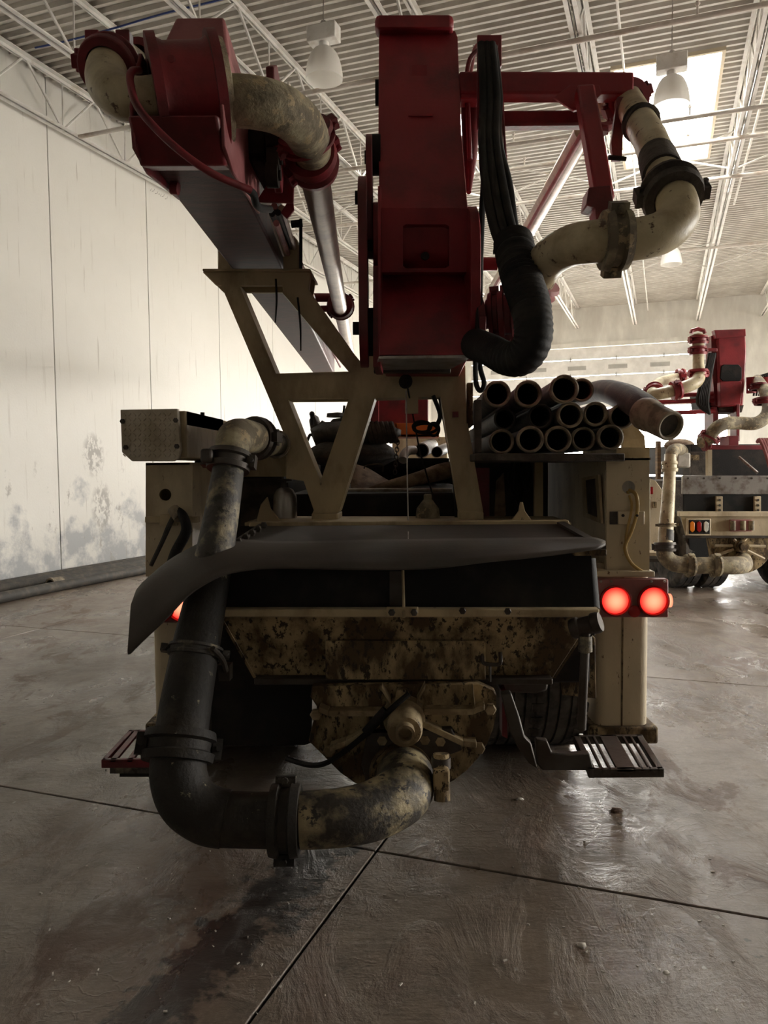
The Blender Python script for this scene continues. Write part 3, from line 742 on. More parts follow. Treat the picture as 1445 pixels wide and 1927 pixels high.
MB().cyl(P(758, 1074, 3.07), P(760, 1162, 2.96), .006, seg=8).build('liner_rod', 'cream_paint', hopper)
# hopper cover and the rubber splash mat
ca, cb, cc, cd = P(488, 990, 3.72), P(1062, 986, 3.72), P(1140, 1030, 3.06), P(412, 1040, 3.06)
cov = MB().prism([ca, cb, cc, cd], V((0, 0, -.012))).build('hopper_cover', 'rubber_mat', truck)
MB().prism([ca, P(497, 992, 3.70), P(428, 1041, 3.06), cd], V((0, 0, .012))).build('cover_strip', 'dusty_dark', cov)
MB().prism([cb, P(1048, 987, 3.70), P(1118, 1027, 3.06), cc], V((0, 0, .012))).build('cover_strip', 'dark_steel', cov)
for i in range(6):
    t = (i + .5) / 6; q = ca.lerp(cd, t) + V((.035, 0, .013)); inst(_bolt[('dark_steel', .017)] if ('dark_steel', .017) in _bolt else bolt(q, cov), 'bolt', q, cov)
MB().prism([P(470, 983, 3.74), P(1070, 979, 3.74), P(1072, 987, 3.74), P(468, 991, 3.74)], T * .06).build('cover_hinge_bar', 'cream_paint', cov, bevel=.004)
MB().prism(poly([(960, 983), (976, 962), (979, 945), (984, 945), (988, 962), (1005, 985)], 3.8), T * .02).build('hinge_ear', 'cream_paint', cov, bevel=.003)
MB().prism(quad(1080, 1034, 1142, 1046, 3.04), T * .1).build('cover_corner', 'cream_dirty', cov, bevel=.004)
U = [(246, 1108, 2.95), (262, 1090, 2.98), (300, 1062, 3.02), (350, 1038, 3.08), (400, 1024, 3.12), (440, 1026, 3.1), (520, 1030, 3.08), (680, 1027, 3.07), (809, 1025, 3.06), (920, 1024, 3.05), (1002, 1023, 3.05), (1146, 1021, 3.03)]
Mi = [(247, 1170, 2.86), (266, 1150, 2.86), (306, 1116, 2.88), (351, 1080, 2.90), (398, 1056, 2.93), (441, 1046, 2.95), (521, 1044, 2.96), (681, 1045, 2.95), (809, 1043, 2.95), (920, 1038, 2.96), (1002, 1035, 2.97), (1134, 1027, 2.98)]
Lo = [(239, 1236, 2.84), (272, 1203, 2.83), (312, 1165, 2.83), (352, 1122, 2.83), (397, 1092, 2.84), (441, 1076, 2.86), (521, 1068, 2.88), (680, 1071, 2.87), (809, 1069, 2.87), (920, 1056, 2.9), (1002, 1048, 2.92), (1126, 1032, 2.96)]
# the part of the mat tucked over the cover behind the droop
def sp(l, n=4): return [q[0] for q in smooth([(P(*q), 1) for q in l], n)]
u_, m_, l_ = sp(U), sp(Mi), sp(Lo); n = len(u_); b_ = [q + V((.05, .30, .03)) if i < n * .36 else q + V((0, .2, .0)) for i, q in enumerate(u_)]
mm = MB(); vs = b_ + u_ + m_ + l_; fs = []
for r_ in range(3):
    for i in range(n - 1): a = r_ * n + i; fs.append((a, a + 1, a + n + 1, a + n))
mm.add(vs, fs); mat_o = mm.build('splash_mat', 'rubber_mat', truck, sharp=180)
sd = mat_o.modifiers.new('sub', 'SUBSURF'); sd.levels = 1; sd.render_levels = 1
so = mat_o.modifiers.new('thick', 'SOLIDIFY'); so.thickness = .011; so.offset = 0
# sling ropes over the cover
MB().sweep(PP((764, 735, 4.12, .004), (766, 880, 4.0, .004), (768, 988, 3.9, .004), (768, 1002, 3.5, .004), (768, 1020, 3.25, .004)), 6).build('sling_rope', 'bare_steel', truck)
MB().sweep(PP((766, 725, 4.12, .005), (790, 850, 4.3, .005), (830, 985, 4.4, .005)), 6).build('sling_rope', 'black_steel', truck)

# ---- pump housing under the hopper
hc = P(757, 1330, 3.02)
pts = [P(586, 1292, 3.02), P(900, 1286, 3.02), P(931, 1300, 3.02)]
for k in range(15):
    t = radians(-6 + k * 10.5); pts.append(P(757 + 178 * cos(t), 1325 + 172 * sin(t), 3.02))
pts += [P(606, 1420, 3.02), P(580, 1395, 3.02), P(596, 1330, 3.02), P(584, 1312, 3.02)]
pump = MB().prism(pts, T * .05).build('pump_housing', 'cream_dirty', truck, bevel=.005)
MB().prism([q + T * .05 for q in poly([(640, 1300), (880, 1296), (900, 1400), (757, 1480), (640, 1400)], 3.02)], T * .5).build('pump_body', 'black_steel', pump)
def rib(p, w=11, Y=2.965):
    m = MB()
    for i in range(len(p) - 1):
        a, b = p[i], p[i + 1]; m.prism(poly([(a[0], a[1] - w / 2), (b[0], b[1] - w / 2), (b[0], b[1] + w / 2), (a[0], a[1] + w / 2)], Y), T * .06)
    m.build('rib', 'cream_rib', pump, bevel=.003)
rib([(797, 1340), (890, 1340), (912, 1331)]); rib([(600, 1335), (618, 1343), (720, 1343)])
rib([(792, 1362), (872, 1400), (897, 1402)]); rib([(715, 1362), (650, 1400), (620, 1410)])
rib([(890, 1296), (894, 1330)], 10); rib([(718, 1296), (735, 1322)], 9); rib([(800, 1292), (784, 1322)], 9)
MB().prism(poly([(745, 1306), (748, 1298), (766, 1298), (770, 1306), (772, 1318), (743, 1318)], 2.98), T * .05).build('lug', 'cream_dirty', pump, bevel=.004)
MB().lathe(P(760, 1345, 3.02), (0, -1, -.10), [(0, .085), (.05, .083), (.06, .07), (.14, .068), (.16, .06), (.165, 0)], 26).build('shaft_cover', 'cream_rib', pump)
MB().lathe(P(762, 1374, 2.86), (0, -1, -.02), [(0, .036), (.05, .036), (.05, .026), (.01, .026), (.01, 0)], 22).build('grease_port', 'cream_rib', pump)
for x, y in ((922, 1333), (901, 1406), (719, 1391), (799, 1390), (828, 1393), (595, 1343), (620, 1412)): bolt(P(x, y, 3.0), pump, 'cream_rib', .024)
MB().prism(poly([(690, 1380), (850, 1372), (870, 1412), (690, 1480), (680, 1440)], 2.98), T * .06).build('outlet_flange', 'dark_steel', pump, bevel=.005)
MB().sweep(smooth(PP((770, 1305, 2.94, .011), (735, 1335, 2.93, .012), (690, 1380, 2.93, .012), (625, 1430, 2.98, .011), (585, 1440, 3.05, .011), (540, 1428, 3.2, .011)), 6), 8).build('grease_hose', 'rubber', pump)
MB().lathe(P(726, 1336, 2.93), V((-.8, 0, -.9)), [(0, .014), (.0, .019), (.12, .019), (.12, .014)], 10).build('hose_sleeve', 'rubber', pump)

# ---- outlet pipework: elbow, cross pipe, swept elbow, riser
MB().sweep(smooth(PP((752, 1452, 3.02, .108), (764, 1464, 2.88, .108), (756, 1494, 2.75, .106), (706, 1523, 2.66, .102), (640, 1538, 2.61, .098), (565, 1543, 2.60, .096)), 8), 26).build('outlet_elbow', 'worn_pipe', truck)
lo = MB().sweep(smooth(PP((575, 1543, 2.60, .093), (500, 1543, 2.60, .093), (415, 1541, 2.60, .093)), 5), 24).build('cross_pipe', 'black_pipe', truck)
MB().sweep(smooth(PP((425, 1541, 2.60, .098), (390, 1533, 2.60, .099), (352, 1505, 2.61, .099), (336, 1460, 2.64, .099), (338, 1410, 2.68, .098)), 8), 26).build('swept_elbow', 'black_pipe', truck)
ri = MB().sweep(smooth(PP((338, 1405, 2.69, .095), (352, 1310, 2.78, .093), (372, 1200, 2.90, .088), (395, 1090, 3.02, .078), (415, 980, 3.14, .070), (430, 880, 3.25, .064)), 8), 24).build('riser_pipe', 'black_pipe', truck)
MB().sweep(smooth(PP((399, 1068, 3.045, .0775), (415, 980, 3.138, .0720), (430, 882, 3.248, .066)), 8), 24).build('riser_sleeve', 'grey_riser', ri)
clamp_mb(P(537, 1543, 2.60), (1, 0, 0), .096, .05, .024, (0, -.3, -1)).build('pipe_clamp', 'black_pipe', lo)
clamp_mb(P(337, 1405, 2.69), P(345, 1350, 2.74) - P(337, 1405, 2.69), .098, .052, .026, (-1, -.4, 0)).build('pipe_clamp', 'black_pipe', ri)
clamp_mb(P(368, 1226, 2.875), P(380, 1160, 2.93) - P(362, 1260, 2.84), .090, .02, .012, (1, .2, 0)).build('pipe_strap', 'grey_riser', ri)
MB().sweep(smooth(PP((400, 1220, 2.80, .011), (418, 1240, 2.85, .011), (425, 1262, 2.9, .011)), 5), 8).prism(poly([(408, 1252), (432, 1252), (432, 1282), (412, 1282)], 2.9), T * .05).build('strap_bracket', 'dark_steel', ri)
clamp_mb(P(431, 868, 3.26), P(435, 840, 3.28) - P(428, 890, 3.24), .068, .04, .022, (1, 0, .2)).build('pipe_clamp', 'dark_steel', ri)
MB().sweep(smooth(PP((431, 872, 3.25, .068), (437, 838, 3.28, .074), (446, 822, 3.36, .078), (470, 822, 3.5, .074), (505, 832, 3.85, .070)), 8), 24).build('pipe_elbow', 'crusted_pipe', truck)
clamp_mb(P(482, 825, 3.62), V((.12, .35, -.02)), .072, .04, .025, (1, 0, 0)).build('pipe_clamp', 'dark_steel', truck)
MB().sweep(PP((500, 831, 3.78, .066), (530, 838, 4.4, .066), (548, 842, 5.0, .066)), 22).build('deck_pipe', 'grey_riser', truck)
clamp_mb(P(520, 836, 4.1), V((.1, .8, -.02)), .067, .015, .008).build('pipe_strap', 'hose_end', truck)
MB().box(P(392, 858, 3.2), .05, .08, .06).build('clamp_handle', 'dark_steel', truck, bevel=.012)
# outlet clamp on the elbow flange
m = MB(); a = P(829, 1445, 2.78); b = P(833, 1495, 2.76)
m.cyl(P(830, 1418, 2.79), P(832, 1506, 2.76), .030, seg=14); m.build('outlet_clamp', 'cream_dirty', truck)
MB().prism(quad(815, 1450, 846, 1490, 2.74), T * .08).build('clamp_block', 'cream_dirty', truck, bevel=.008)
MB().lathe(P(830, 1424, 2.79), (0, 0, -1), [(0, 0), (0, .036), (.04, .036), (.042, .03)], 16).build('clamp_pin', 'dark_steel', truck)
MB().lathe(P(754, 1452, 3.0), V((.1, -1, -.1)), [(0, .10), (0, .128), (.05, .128), (.05, .112)], 28).build('outlet_collar', 'cream_dirty', truck)

# ---- steps
def step(front, back, z0, nsl, split, lab, mt):
    (xl, xr, yf), (bl, br, yb) = front, back
    fl, fr = V((xl, yf, z0)), V((xr, yf, z0)); kl, kr = V((bl, yb, z0)), V((br, yb, z0)); w = .022
    o = MB()
    for a, b in ((fl, fr), (fr, kr), (kr, kl), (kl, fl)):
        d = (b - a).normalized(); nrm = V((-d.y, d.x, 0)); o.prism([a, b, b + nrm * w - d * 0, a + nrm * w], V((0, 0, -.035)))
    o = o.build('step_plate', mt, truck, bevel=.003, label=lab)
    for k in range(nsl):
        t = (k + .7) / (nsl + .4); a, b = fl.lerp(fr, t), kl.lerp(kr, t)
        ww = (.0055 if nsl > 5 else .013) if k != split else .028
        x = V((ww, 0, 0)); MB().prism([a - x, a + x, b + x, b - x], V((0, 0, -.012))).build('slat', mt, o, bevel=.002)
a, b, c, d = P(1108, 1448, 2.94), P(1250, 1448, 2.94), P(1078, 1386, 3.33), P(1208, 1384, 3.33)
step((a.x, b.x, 2.94), (c.x, d.x, 3.33), a.z, 9, 4, 'open grate step beside the lamp leg', 'dark_steel')
a2, b2, c2, d2 = P(190, 1430, 3.06), P(330, 1430, 3.06), P(243, 1370, 3.42), P(350, 1370, 3.42)
step((a2.x, b2.x, 3.06), (c2.x, d2.x, 3.42), a2.z, 4, 9, 'rusty red grate step below the splash mat', 'red_dark')
MB().prism(quad(206, 1438, 330, 1456, 3.08), T * .02).build('step_edge', 'grey_riser', truck, bevel=.003)
m = MB().prism(poly([(1008, 1392), (1030, 1394), (1038, 1416), (1080, 1420), (1110, 1418), (1118, 1450), (1020, 1450), (1010, 1438)], 2.96), T * .04); m.build('step_arm', 'dark_steel', truck, bevel=.006)
MB().prism(poly([(943, 1306), (962, 1304), (978, 1350), (988, 1388), (1000, 1400), (1012, 1448), (996, 1438), (975, 1408), (960, 1380)], 3.02), T * .05).build('step_hanger', 'dark_steel', truck, bevel=.006)
MB().prism(poly([(945, 1306), (952, 1300), (955, 1390), (945, 1385)], 3.06), T * .1).build('step_hanger', 'red_dark', truck)
MB().prism(quad(225, 1450, 350, 1462, 3.3), T * .05).build('step_arm', 'black_steel', truck)

# ---- boom support frame
outer = [(381, 512), (394, 507), (578, 507), (585, 516), (581, 545), (668, 668), (679, 681), (700, 660), (706, 690), (876, 688), (878, 797), (907, 963), (908, 980), (864, 980), (866, 965), (831, 744), (704, 747), (664, 868), (636, 962), (634, 983), (587, 983), (587, 968), (590, 960), (571, 905), (538, 901), (540, 825), (508, 748), (418, 536), (405, 536)]
h1 = [(448, 537), (531, 537), (532, 548), (661, 701), (518, 705)]; h2 = [(539, 750), (659, 749), (603, 912)]
YF = 4.15
fr = MB().prism(poly(outer, YF), T * .035, [poly(h1, YF), poly(h2, YF)]).build('support_frame', 'cream_paint', truck, bevel=.004)
off = T * .16
MB().prism([q + off for q in poly(outer, YF)], T * .03, [[q + off for q in poly(h1, YF)], [q + off for q in poly(h2, YF)]]).build('frame_plate', 'cream_paint', fr)
for seg in ((448, 537, 518, 705), (518, 705, 661, 701), (532, 548, 661, 701), (539, 750, 603, 912), (659, 749, 603, 912), (539, 750, 659, 749), (418, 536, 508, 748), (508, 748, 540, 825), (704, 747, 636, 962), (831, 744, 866, 965), (704, 747, 831, 744), (878, 797, 907, 963)):
    a, b = P(seg[0], seg[1], YF), P(seg[2], seg[3], YF); d = (b - a).normalized(); nn = V((-d.z, 0, d.x)) * .006
    MB().hexa([a - nn, b - nn, b + nn, a + nn] + [q + T * .17 for q in (a - nn, b - nn, b + nn, a + nn)]).build('edge_web', 'cream_paint', fr)
MB().prism([P(381, 510, YF - .03), P(584, 510, YF - .03), P(584, 510, YF - .03) + T * .32, P(381, 510, YF - .03) + T * .32], V((0, 0, .012))).build('rest_shelf', 'cream_paint', fr, bevel=.003)
MB().prism(quad(410, 452, 433, 507, YF + .1), T * .2).build('rest_cheek', 'cream_paint', fr, bevel=.005)
MB().prism(poly([(533, 507), (532, 470), (540, 448), (552, 442), (560, 452), (562, 507)], YF + .02), T * .12).build('rest_cheek', 'cream_paint', fr, bevel=.005)
MB().cyl(P(566, 507, YF), P(566, 412, YF), .009, seg=8).cyl(P(548, 422, YF), P(569, 420, YF), .02, seg=8).build('locking_pin', 'black_steel', fr)
MB().prism(quad(586, 966, 636, 983, YF - .03), T * .25).build('frame_foot', 'cream_paint', fr, bevel=.008)
MB().prism(quad(864, 963, 910, 980, YF - .03), T * .25).build('frame_foot', 'cream_paint', fr, bevel=.008)
MB().prism(quad(460, 983, 1075, 990, YF - .25), T * .5).build('frame_base', 'cream_paint', fr, bevel=.004)
MB().lathe(P(763, 719, YF - .02), (0, -1, 0), [(0, .02), (0, .036), (.03, .036), (.03, .02), (.06, .02), (.06, .034), (.07, .034), (.07, 0)], 18).build('pulley', 'black_steel', fr)
MB().prism(quad(762, 745, 787, 778, YF), T * .03).build('hang_tab', 'cream_paint', fr, bevel=.003)
for sx, sy, ex, ey in ((519, 525, 518, 607), (560, 560, 566, 660)):
    MB().sweep(smooth(PP((sx, sy, YF - .02, .006), ((sx + ex) / 2 + 2, (sy + ey) / 2, YF - .03, .006), (ex, ey, YF - .02, .004)), 5), 6).build('loose_strap', 'black_steel', fr)
for x, y in ((760, 716), (858, 778), (862, 780)): pass
MB().box(P(857, 780, YF - .01), .03, .02, .03).build('frame_latch', 'red_dark', fr)

# ---- folded boom arm over the support frame
AD = V((-.022, 1, .052))
def arm_pt(dx, Y, dz): return V((-.735 - .022 * Y + dx, Y, 2.478 + .037 * Y + dz))
w = .285
arm = MB()
lv = [2.66, 3.6, 5.5, 11.2]
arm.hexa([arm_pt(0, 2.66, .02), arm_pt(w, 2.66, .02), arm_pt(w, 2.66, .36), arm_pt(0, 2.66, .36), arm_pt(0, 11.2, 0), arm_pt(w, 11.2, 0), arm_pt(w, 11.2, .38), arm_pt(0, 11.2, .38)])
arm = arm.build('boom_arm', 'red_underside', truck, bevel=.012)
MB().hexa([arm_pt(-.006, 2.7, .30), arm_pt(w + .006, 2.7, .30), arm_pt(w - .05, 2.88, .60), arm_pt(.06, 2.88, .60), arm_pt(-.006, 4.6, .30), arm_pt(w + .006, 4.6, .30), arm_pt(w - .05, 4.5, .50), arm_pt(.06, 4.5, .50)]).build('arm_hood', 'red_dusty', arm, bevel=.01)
dl, dr_ = P(302, 177, 2.575), P(406, 172, 2.62)
dd = (dr_ - dl).normalized()
L_ = (dr_ - dl).length
MB().lathe(dl, dd, [(0, 0), (0, .165), (.03, .15), (L_ - .03, .15), (L_, .165), (L_, 0)], 44).build('slewing_knuckle', 'red_paint', arm)
MB().lathe(dl - dd * .022, dd, [(0, .1), (0, .177), (.03, .177), (.03, .1)], 44).build('knuckle_flange', 'red_dark', arm)
MB().lathe(dr_ - dd * .012, dd, [(0, .1), (0, .180), (.030, .180), (.030, .1)], 44).build('knuckle_flange', 'red_dark', arm)
MB().lathe(dr_ + dd * .018, dd, [(0, .1), (0, .160), (.02, .155), (.03, .10), (.03, .08)], 44).build('knuckle_flange', 'crusted_pipe', arm)
c = dl.lerp(dr_, .42) + V((0, -.15, .03)); MB().lathe(c, (0, -1, .1), [(-.01, .012), (.004, .012), (.004, 0)], 12).build('plug', 'red_dark', arm)
# knuckle cheek running down to the arm
MB().prism([arm_pt(0, 2.48, .12), arm_pt(0, 2.5, .0), arm_pt(0, 2.66, -.03), arm_pt(0, 3.1, .02), arm_pt(0, 3.1, .3), arm_pt(0, 2.6, .34)], V((.012, 0, 0))).build('cheek_plate', 'red_dark', arm, bevel=.004)
MB().prism([arm_pt(w, 2.48, .12), arm_pt(w, 2.5, .0), arm_pt(w, 2.66, -.03), arm_pt(w, 3.3, .02), arm_pt(w, 3.3, .3), arm_pt(w, 2.6, .34)], V((.012, 0, 0))).build('cheek_plate', 'red_dusty', arm, bevel=.004)
MB().prism([arm_pt(-.0, 2.45, .08), arm_pt(w, 2.45, .08), arm_pt(w, 2.58, -.03), arm_pt(0, 2.58, -.03)], V((0, .12, .03))).build('knuckle_box', 'red_dark', arm, bevel=.01)
for x, y, Y in ((296, 268, 2.62), (322, 352, 2.9)): MB().cyl(P(x, y, Y), P(x + 14, y + 2, Y), .026, seg=10).build('pivot_pin', 'red_dark', arm)
# pipework on that arm
e1 = MB().sweep(smooth(PP((306, 184, 2.58, .07), (266, 189, 2.565, .07), (226, 182, 2.58, .071), (203, 158, 2.68, .071), (203, 128, 2.83, .071), (225, 105, 3.02, .07)), 8), 26).build('arm_elbow', 'cream_pipe', arm)
MB().sweep(PP((225, 105, 3.02, .066), (262, 128, 3.6, .066), (300, 160, 4.4, .066)), 20).build('arm_pipe', 'crusted_pipe', arm)
cm = clamp_mb(P(206, 124, 2.84), V((.02, .5, .35)), .071, .05, .028, (-1, 0, .2), 24)
for ux in (-.06, .05): cm.add(MB().box(P(206, 124, 2.84) + V((ux, .02, .09)), .05, .05, .07).v, MB().box((0, 0, 0), 1, 1, 1).f)
cm.build('pipe_clamp', 'red_dark', arm, bevel=.006)
clamp_mb(P(262, 122, 3.4), V((.1, .8, -.05)), .067, .04, .03, (1, 0, .5)).build('pipe_clamp', 'red_dark', arm)
MB().sweep(smooth(PP((422, 190, 2.585, .08), (470, 192, 2.585, .08), (522, 204, 2.63, .08), (562, 230, 2.75, .079), (583, 266, 2.95, .077), (589, 300, 3.2, .072)), 8), 26).build('arm_elbow', 'crusted_pipe', arm)
clamp_mb(P(587, 300, 3.15), V((.03, .5, -.02)), .074, .07, .026, (.8, 0, .6), 26).build('pipe_clamp', 'red_dark', arm)
clamp_mb(P(576, 258, 2.95), V((.09, .3, -.22)), .080, .03, .024, (.8, 0, .6), 26).build('pipe_clamp', 'red_dark', arm)
MB().sweep(PP((590, 318, 3.3, .0655), (628, 518, 5.75, .063), (652, 640, 9.6, .066), (664, 690, 12.5, .066)), 24).build('arm_pipe', 'chrome_pipe', arm)
clamp_mb(P(641, 576, 7.3), V((.05, 1, .05)), .066, .08, .05, (.8, 0, .6)).build('pipe_clamp', 'red_dark', arm)
MB().sweep(PP((585, 560, 7.2, .04), (632, 560, 7.3, .04)), 10).sweep(PP((590, 582, 7.2, .03), (632, 580, 7.3, .03)), 10).build('clamp_bracket', 'red_dark', arm)
MB().prism(poly([(481, 380), (520, 320), (535, 282), (556, 285), (552, 382)], 3.25), T * .012).build('gusset_plate', 'red_dark', arm, bevel=.003)
MB().prism(poly([(540, 382), (552, 382), (553, 395), (540, 412), (528, 400)], 3.3), T * .012).build('gusset_plate', 'red_dark', arm)
# linkage lever on the arm's side
def oblong(p, q, r, Yd, n=8):
    p, q = V(p), V(q); d = (q - p).normalized(); s_ = V((0, 0, 1)) if abs(d.z) < .9 else V((0, 1, 0)); s_ = (s_ - d * s_.dot(d)).normalized()
    o = [q + (d * sin(pi * k / n) + s_ * cos(pi * k / n)) * r for k in range(n + 1)] + [p + (-d * sin(pi * k / n) - s_ * cos(pi * k / n)) * r for k in range(n + 1)]
    return o
a, b = P(512, 262, 3.0), P(492, 345, 2.95)
b.x = a.x = a.x; 
lk = MB().prism([V((a.x, y, z)) for y, z in ((2.86, 3.0), (2.9, 2.84), (2.98, 2.66), (3.06, 2.62), (3.1, 2.7), (3.08, 2.84), (3.12, 2.94), (3.08, 3.02), (2.95, 3.05))], V((.03, 0, 0))).build('linkage_lever', 'red_dark', arm, bevel=.005)
for x, y, Y in ((524, 258, 2.95), (526, 300, 2.95), (524, 330, 2.95)): MB().cyl(P(x - 22, y, Y), P(x, y, Y), .045, seg=16).cyl(P(x, y, Y), P(x + 5, y, Y), .02, seg=8).build('pivot_pin', 'black_steel', arm)
MB().prism(quad(462, 236, 500, 300, 3.0), T * .5).build('ram_end', 'black_steel', arm, bevel=.02)
MB().sweep(smooth(PP((262, 132, 2.50, .012), (247, 136, 2.44, .012), (246, 160, 2.42, .012), (262, 205, 2.40, .012), (320, 268, 2.40, .012), (395, 324, 2.42, .012), (472, 358, 2.5, .012)), 8), 10).build('grease_pipe', 'red_dark', arm)
MB().sweep(smooth(PP((466, 356, 2.5, .013), (477, 366, 2.55, .013), (482, 384, 2.62, .013), (492, 392, 2.7, .013), (508, 394, 2.8, .013)), 6), 10).build('hydraulic_hose', 'rubber', arm)
for i, (x0, y0, x1, y1) in enumerate(((508, 392, 545, 505), (516, 388, 560, 470), (523, 400, 575, 520), (530, 392, 590, 560), (520, 420, 640, 690), (512, 402, 660, 700))):
    Y0, Y1 = 3.3, (4.6, 4.9, 5.4, 6, 10, 11)[i]
    MB().sweep(smooth(PP((x0, y0, Y0, .014), ((x0 * 1.1 + x1 * .9) / 2, (y0 + y1) / 2, (Y0 * 1.25 + Y1 * .75) / 2, .014), (x1, y1, Y1, .014)), 6), 8).build('hydraulic_line', ('chrome_pipe', 'red_dusty', 'rubber')[i % 3], arm)

# ---- main boom section in the middle
def stack(mb, lv, L_):
    n = len(lv); vs = []
    for xl, xr, y, Y in lv: vs += [P(xl, y, Y), P(xr, y, Y), P(xr, y, Y) + T * L_, P(xl, y, Y) + T * L_]
    fs = [(0, 1, 2, 3), tuple(4 * (n - 1) + k for k in (3, 2, 1, 0))]
    for i in range(n - 1):
        for k in range(4): a, b = 4 * i + k, 4 * i + (k + 1) % 4; fs.append((a, b, b + 4, a + 4))
    return mb.add(vs, fs)
mb = stack(MB(), [(716, 856, 58, 3.92), (713, 861, 70, 3.87), (712, 868, 250, 3.70), (714, 880, 392, 3.52), (715, 881, 398, 3.575), (717, 883, 470, 3.60), (718, 884, 500, 3.66), (720, 884, 525, 3.80)], 4.5)
bs = mb.build('boom_section', 'red_paint', truck, bevel=.012)
# front cover plate with the recessed pocket
m = MB().prism([P(714, 392, 3.519), P(881, 392, 3.519), P(884, 512, 3.60), P(718, 512, 3.60)], T * .055, [[P(x, y, 3.519 + (y - 392) * .000675) for x, y in ((758, 426), (764, 422), (838, 422), (845, 426), (845, 500), (838, 505), (764, 505), (758, 500))]])
m.build('pocket_plate', 'red_paint', bs)
MB().lathe(P(800, 482, 3.595), (0, -1, 0), [(0, .02), (.006, .018), (.006, 0)], 14).build('plug', 'black_steel', bs)
lb = stack(MB(), [(714, 886, 518, 3.72), (713, 888, 600, 3.50), (713, 884, 668, 3.36)], 1.2).build('boom_foot', 'red_paint', bs, bevel=.006)
MB().prism([P(713, 670, 3.355), P(886, 668, 3.355), P(848, 690, 3.75), P(705, 692, 3.75)], V((0, 0, -.012))).build('wear_plate', 'bare_steel', bs)
MB().prism(quad(703, 688, 848, 701, 3.76), T * .05).build('rest_pad', 'dark_steel', bs, bevel=.003)
MB().prism(quad(705, 27, 854, 52, 3.84), T * .10).build('boom_bumper', 'red_paint', bs, bevel=.02)
for x in (722, 838): MB().cyl(P(x, 45, 3.9), P(x, 66, 3.92), .008, seg=8).build('bumper_stud', 'red_dark', bs)
MB().prism(poly([(774, 122), (804, 122), (804, 153), (774, 153)], 3.80), T * .03).build('weld_tab', 'red_paint', bs, bevel=.002)
MB().prism(quad(768, 214, 814, 218, 3.72), T * .03).build('weld_tab', 'red_paint', bs)
# link plates either side, with pins
def xplate(px, Y0, z0, z1, dy, th, nm, mt):
    x = px; r = dy / 2; o = []
    for k in range(9): t = pi * k / 8; o.append(V((x, Y0 + r - r * cos(t), z1 - r + r * sin(t))))
    for k in range(9): t = pi * k / 8; o.append(V((x, Y0 + r + r * cos(t), z0 + r - r * sin(t))))
    return MB().prism(o, V((th, 0, 0))).build(nm, mt, bs, bevel=.004)
def zof(py, Y): return P(722, py, Y).z
for x0, x1, y0, y1, Y, dy, mt in ((690, 702, 230, 470, 3.55, .30, 'red_dark'), (674, 691, 308, 682, 3.42, .34, 'red_dark'), (702, 714, 362, 505, 3.5, .30, 'red_paint'), (886, 905, 362, 668, 3.42, .45, 'red_paint'), (902, 915, 545, 674, 3.38, .36, 'red_dark')):
    a, b = P(x0, 500, Y), P(x1, 500, Y); xplate(a.x, Y, zof(y1, Y), zof(y0, Y), dy, b.x - a.x, 'link_plate', mt)
for x0, x1, y, r, Y in ((700, 716, 292, .09, 3.7), (690, 716, 625, .11, 3.6), (685, 716, 625, .09, 3.6), (668, 690, 372, .03, 3.6), (686, 690, 296, .03, 3.7), (664, 676, 618, .03, 3.6), (692, 704, 462, .025, 3.6), (706, 716, 175, .06, 3.95)):
    MB().cyl(P(x0, y, Y), P(x1, y, Y), r, seg=20).build('link_pin', 'black_steel', bs)
MB().prism(quad(711, 350, 716, 690, 3.45), T * .3).build('web_plate', 'red_paint', bs)
MB().prism(quad(702, 500, 713, 690, 3.48), T * .3).build('web_plate', 'red_dark', bs)
# pedestal behind the frame
MB().prism(quad(697, 735, 806, 803, 7.2), T * 1.0).build('boom_pedestal', 'red_dark', truck, bevel=.01)
MB().prism(quad(700, 700, 712, 800, 7.0), T * .1).build('pedestal_arm', 'red_dark', truck)
# tower bracket, hoses and pipe frame on the right of the boom
tw = MB().prism(poly([(898, 65), (944, 65), (944, 122), (940, 128), (936, 240), (898, 240)], 3.72), T * .03, [circ(929, 95, 5, 3.72, 12)]).build('hose_tower', 'red_dark', bs, bevel=.004)
MB().prism(quad(866, 138, 900, 185, 3.8), T * .1).build('tube_bracket', 'red_paint', bs, bevel=.006)
def bar(a, b, w, h, nm, mt, par=None):
    a, b = V(a), V(b); d = (b - a).normalized(); u = d.cross(V((0, 1, 0))).normalized(); q = d.cross(u)
    return MB().box((a + b) / 2, (b - a).length, w, h, (d, u, q)).build(nm, mt, par or bs, bevel=.012)
bar(P(862, 164, 3.84), P(1187, 165, 3.84), .105, .105, 'pipe_frame', 'red_paint')
bar(P(890, 228, 4.0), P(1105, 226, 4.0), .075, .075, 'pipe_frame', 'red_dark')
bar(P(1099, 170, 3.70), P(1136, 382, 3.45), .085, .075, 'pipe_frame', 'red_paint')
MB().prism(poly([(1042, 183), (1072, 160), (1128, 160), (1132, 176), (1118, 190), (1114, 200), (1080, 208)], 3.76), T * .02).build('gusset_plate', 'red_paint', bs, bevel=.003)
MB().prism(poly([(1176, 150), (1189, 141), (1190, 164), (1176, 182)], 3.8), T * .03).build('end_tab', 'red_paint', bs)
MB().prism(poly([(1108, 352), (1150, 348), (1154, 372), (1158, 402), (1122, 414), (1120, 390), (1103, 386)], 3.36), T * .12).build('pipe_cradle', 'red_dark', bs, bevel=.006)
MB().prism(poly([(1162, 182), (1176, 182), (1170, 300), (1153, 300), (1150, 268)], 3.75), T * .03).build('hanger_plate', 'red_dark', bs)
MB().cyl(P(1145, 296, 3.74), P(1178, 299, 3.74), .012, seg=8).build('hanger_bolt', 'black_steel', bs)
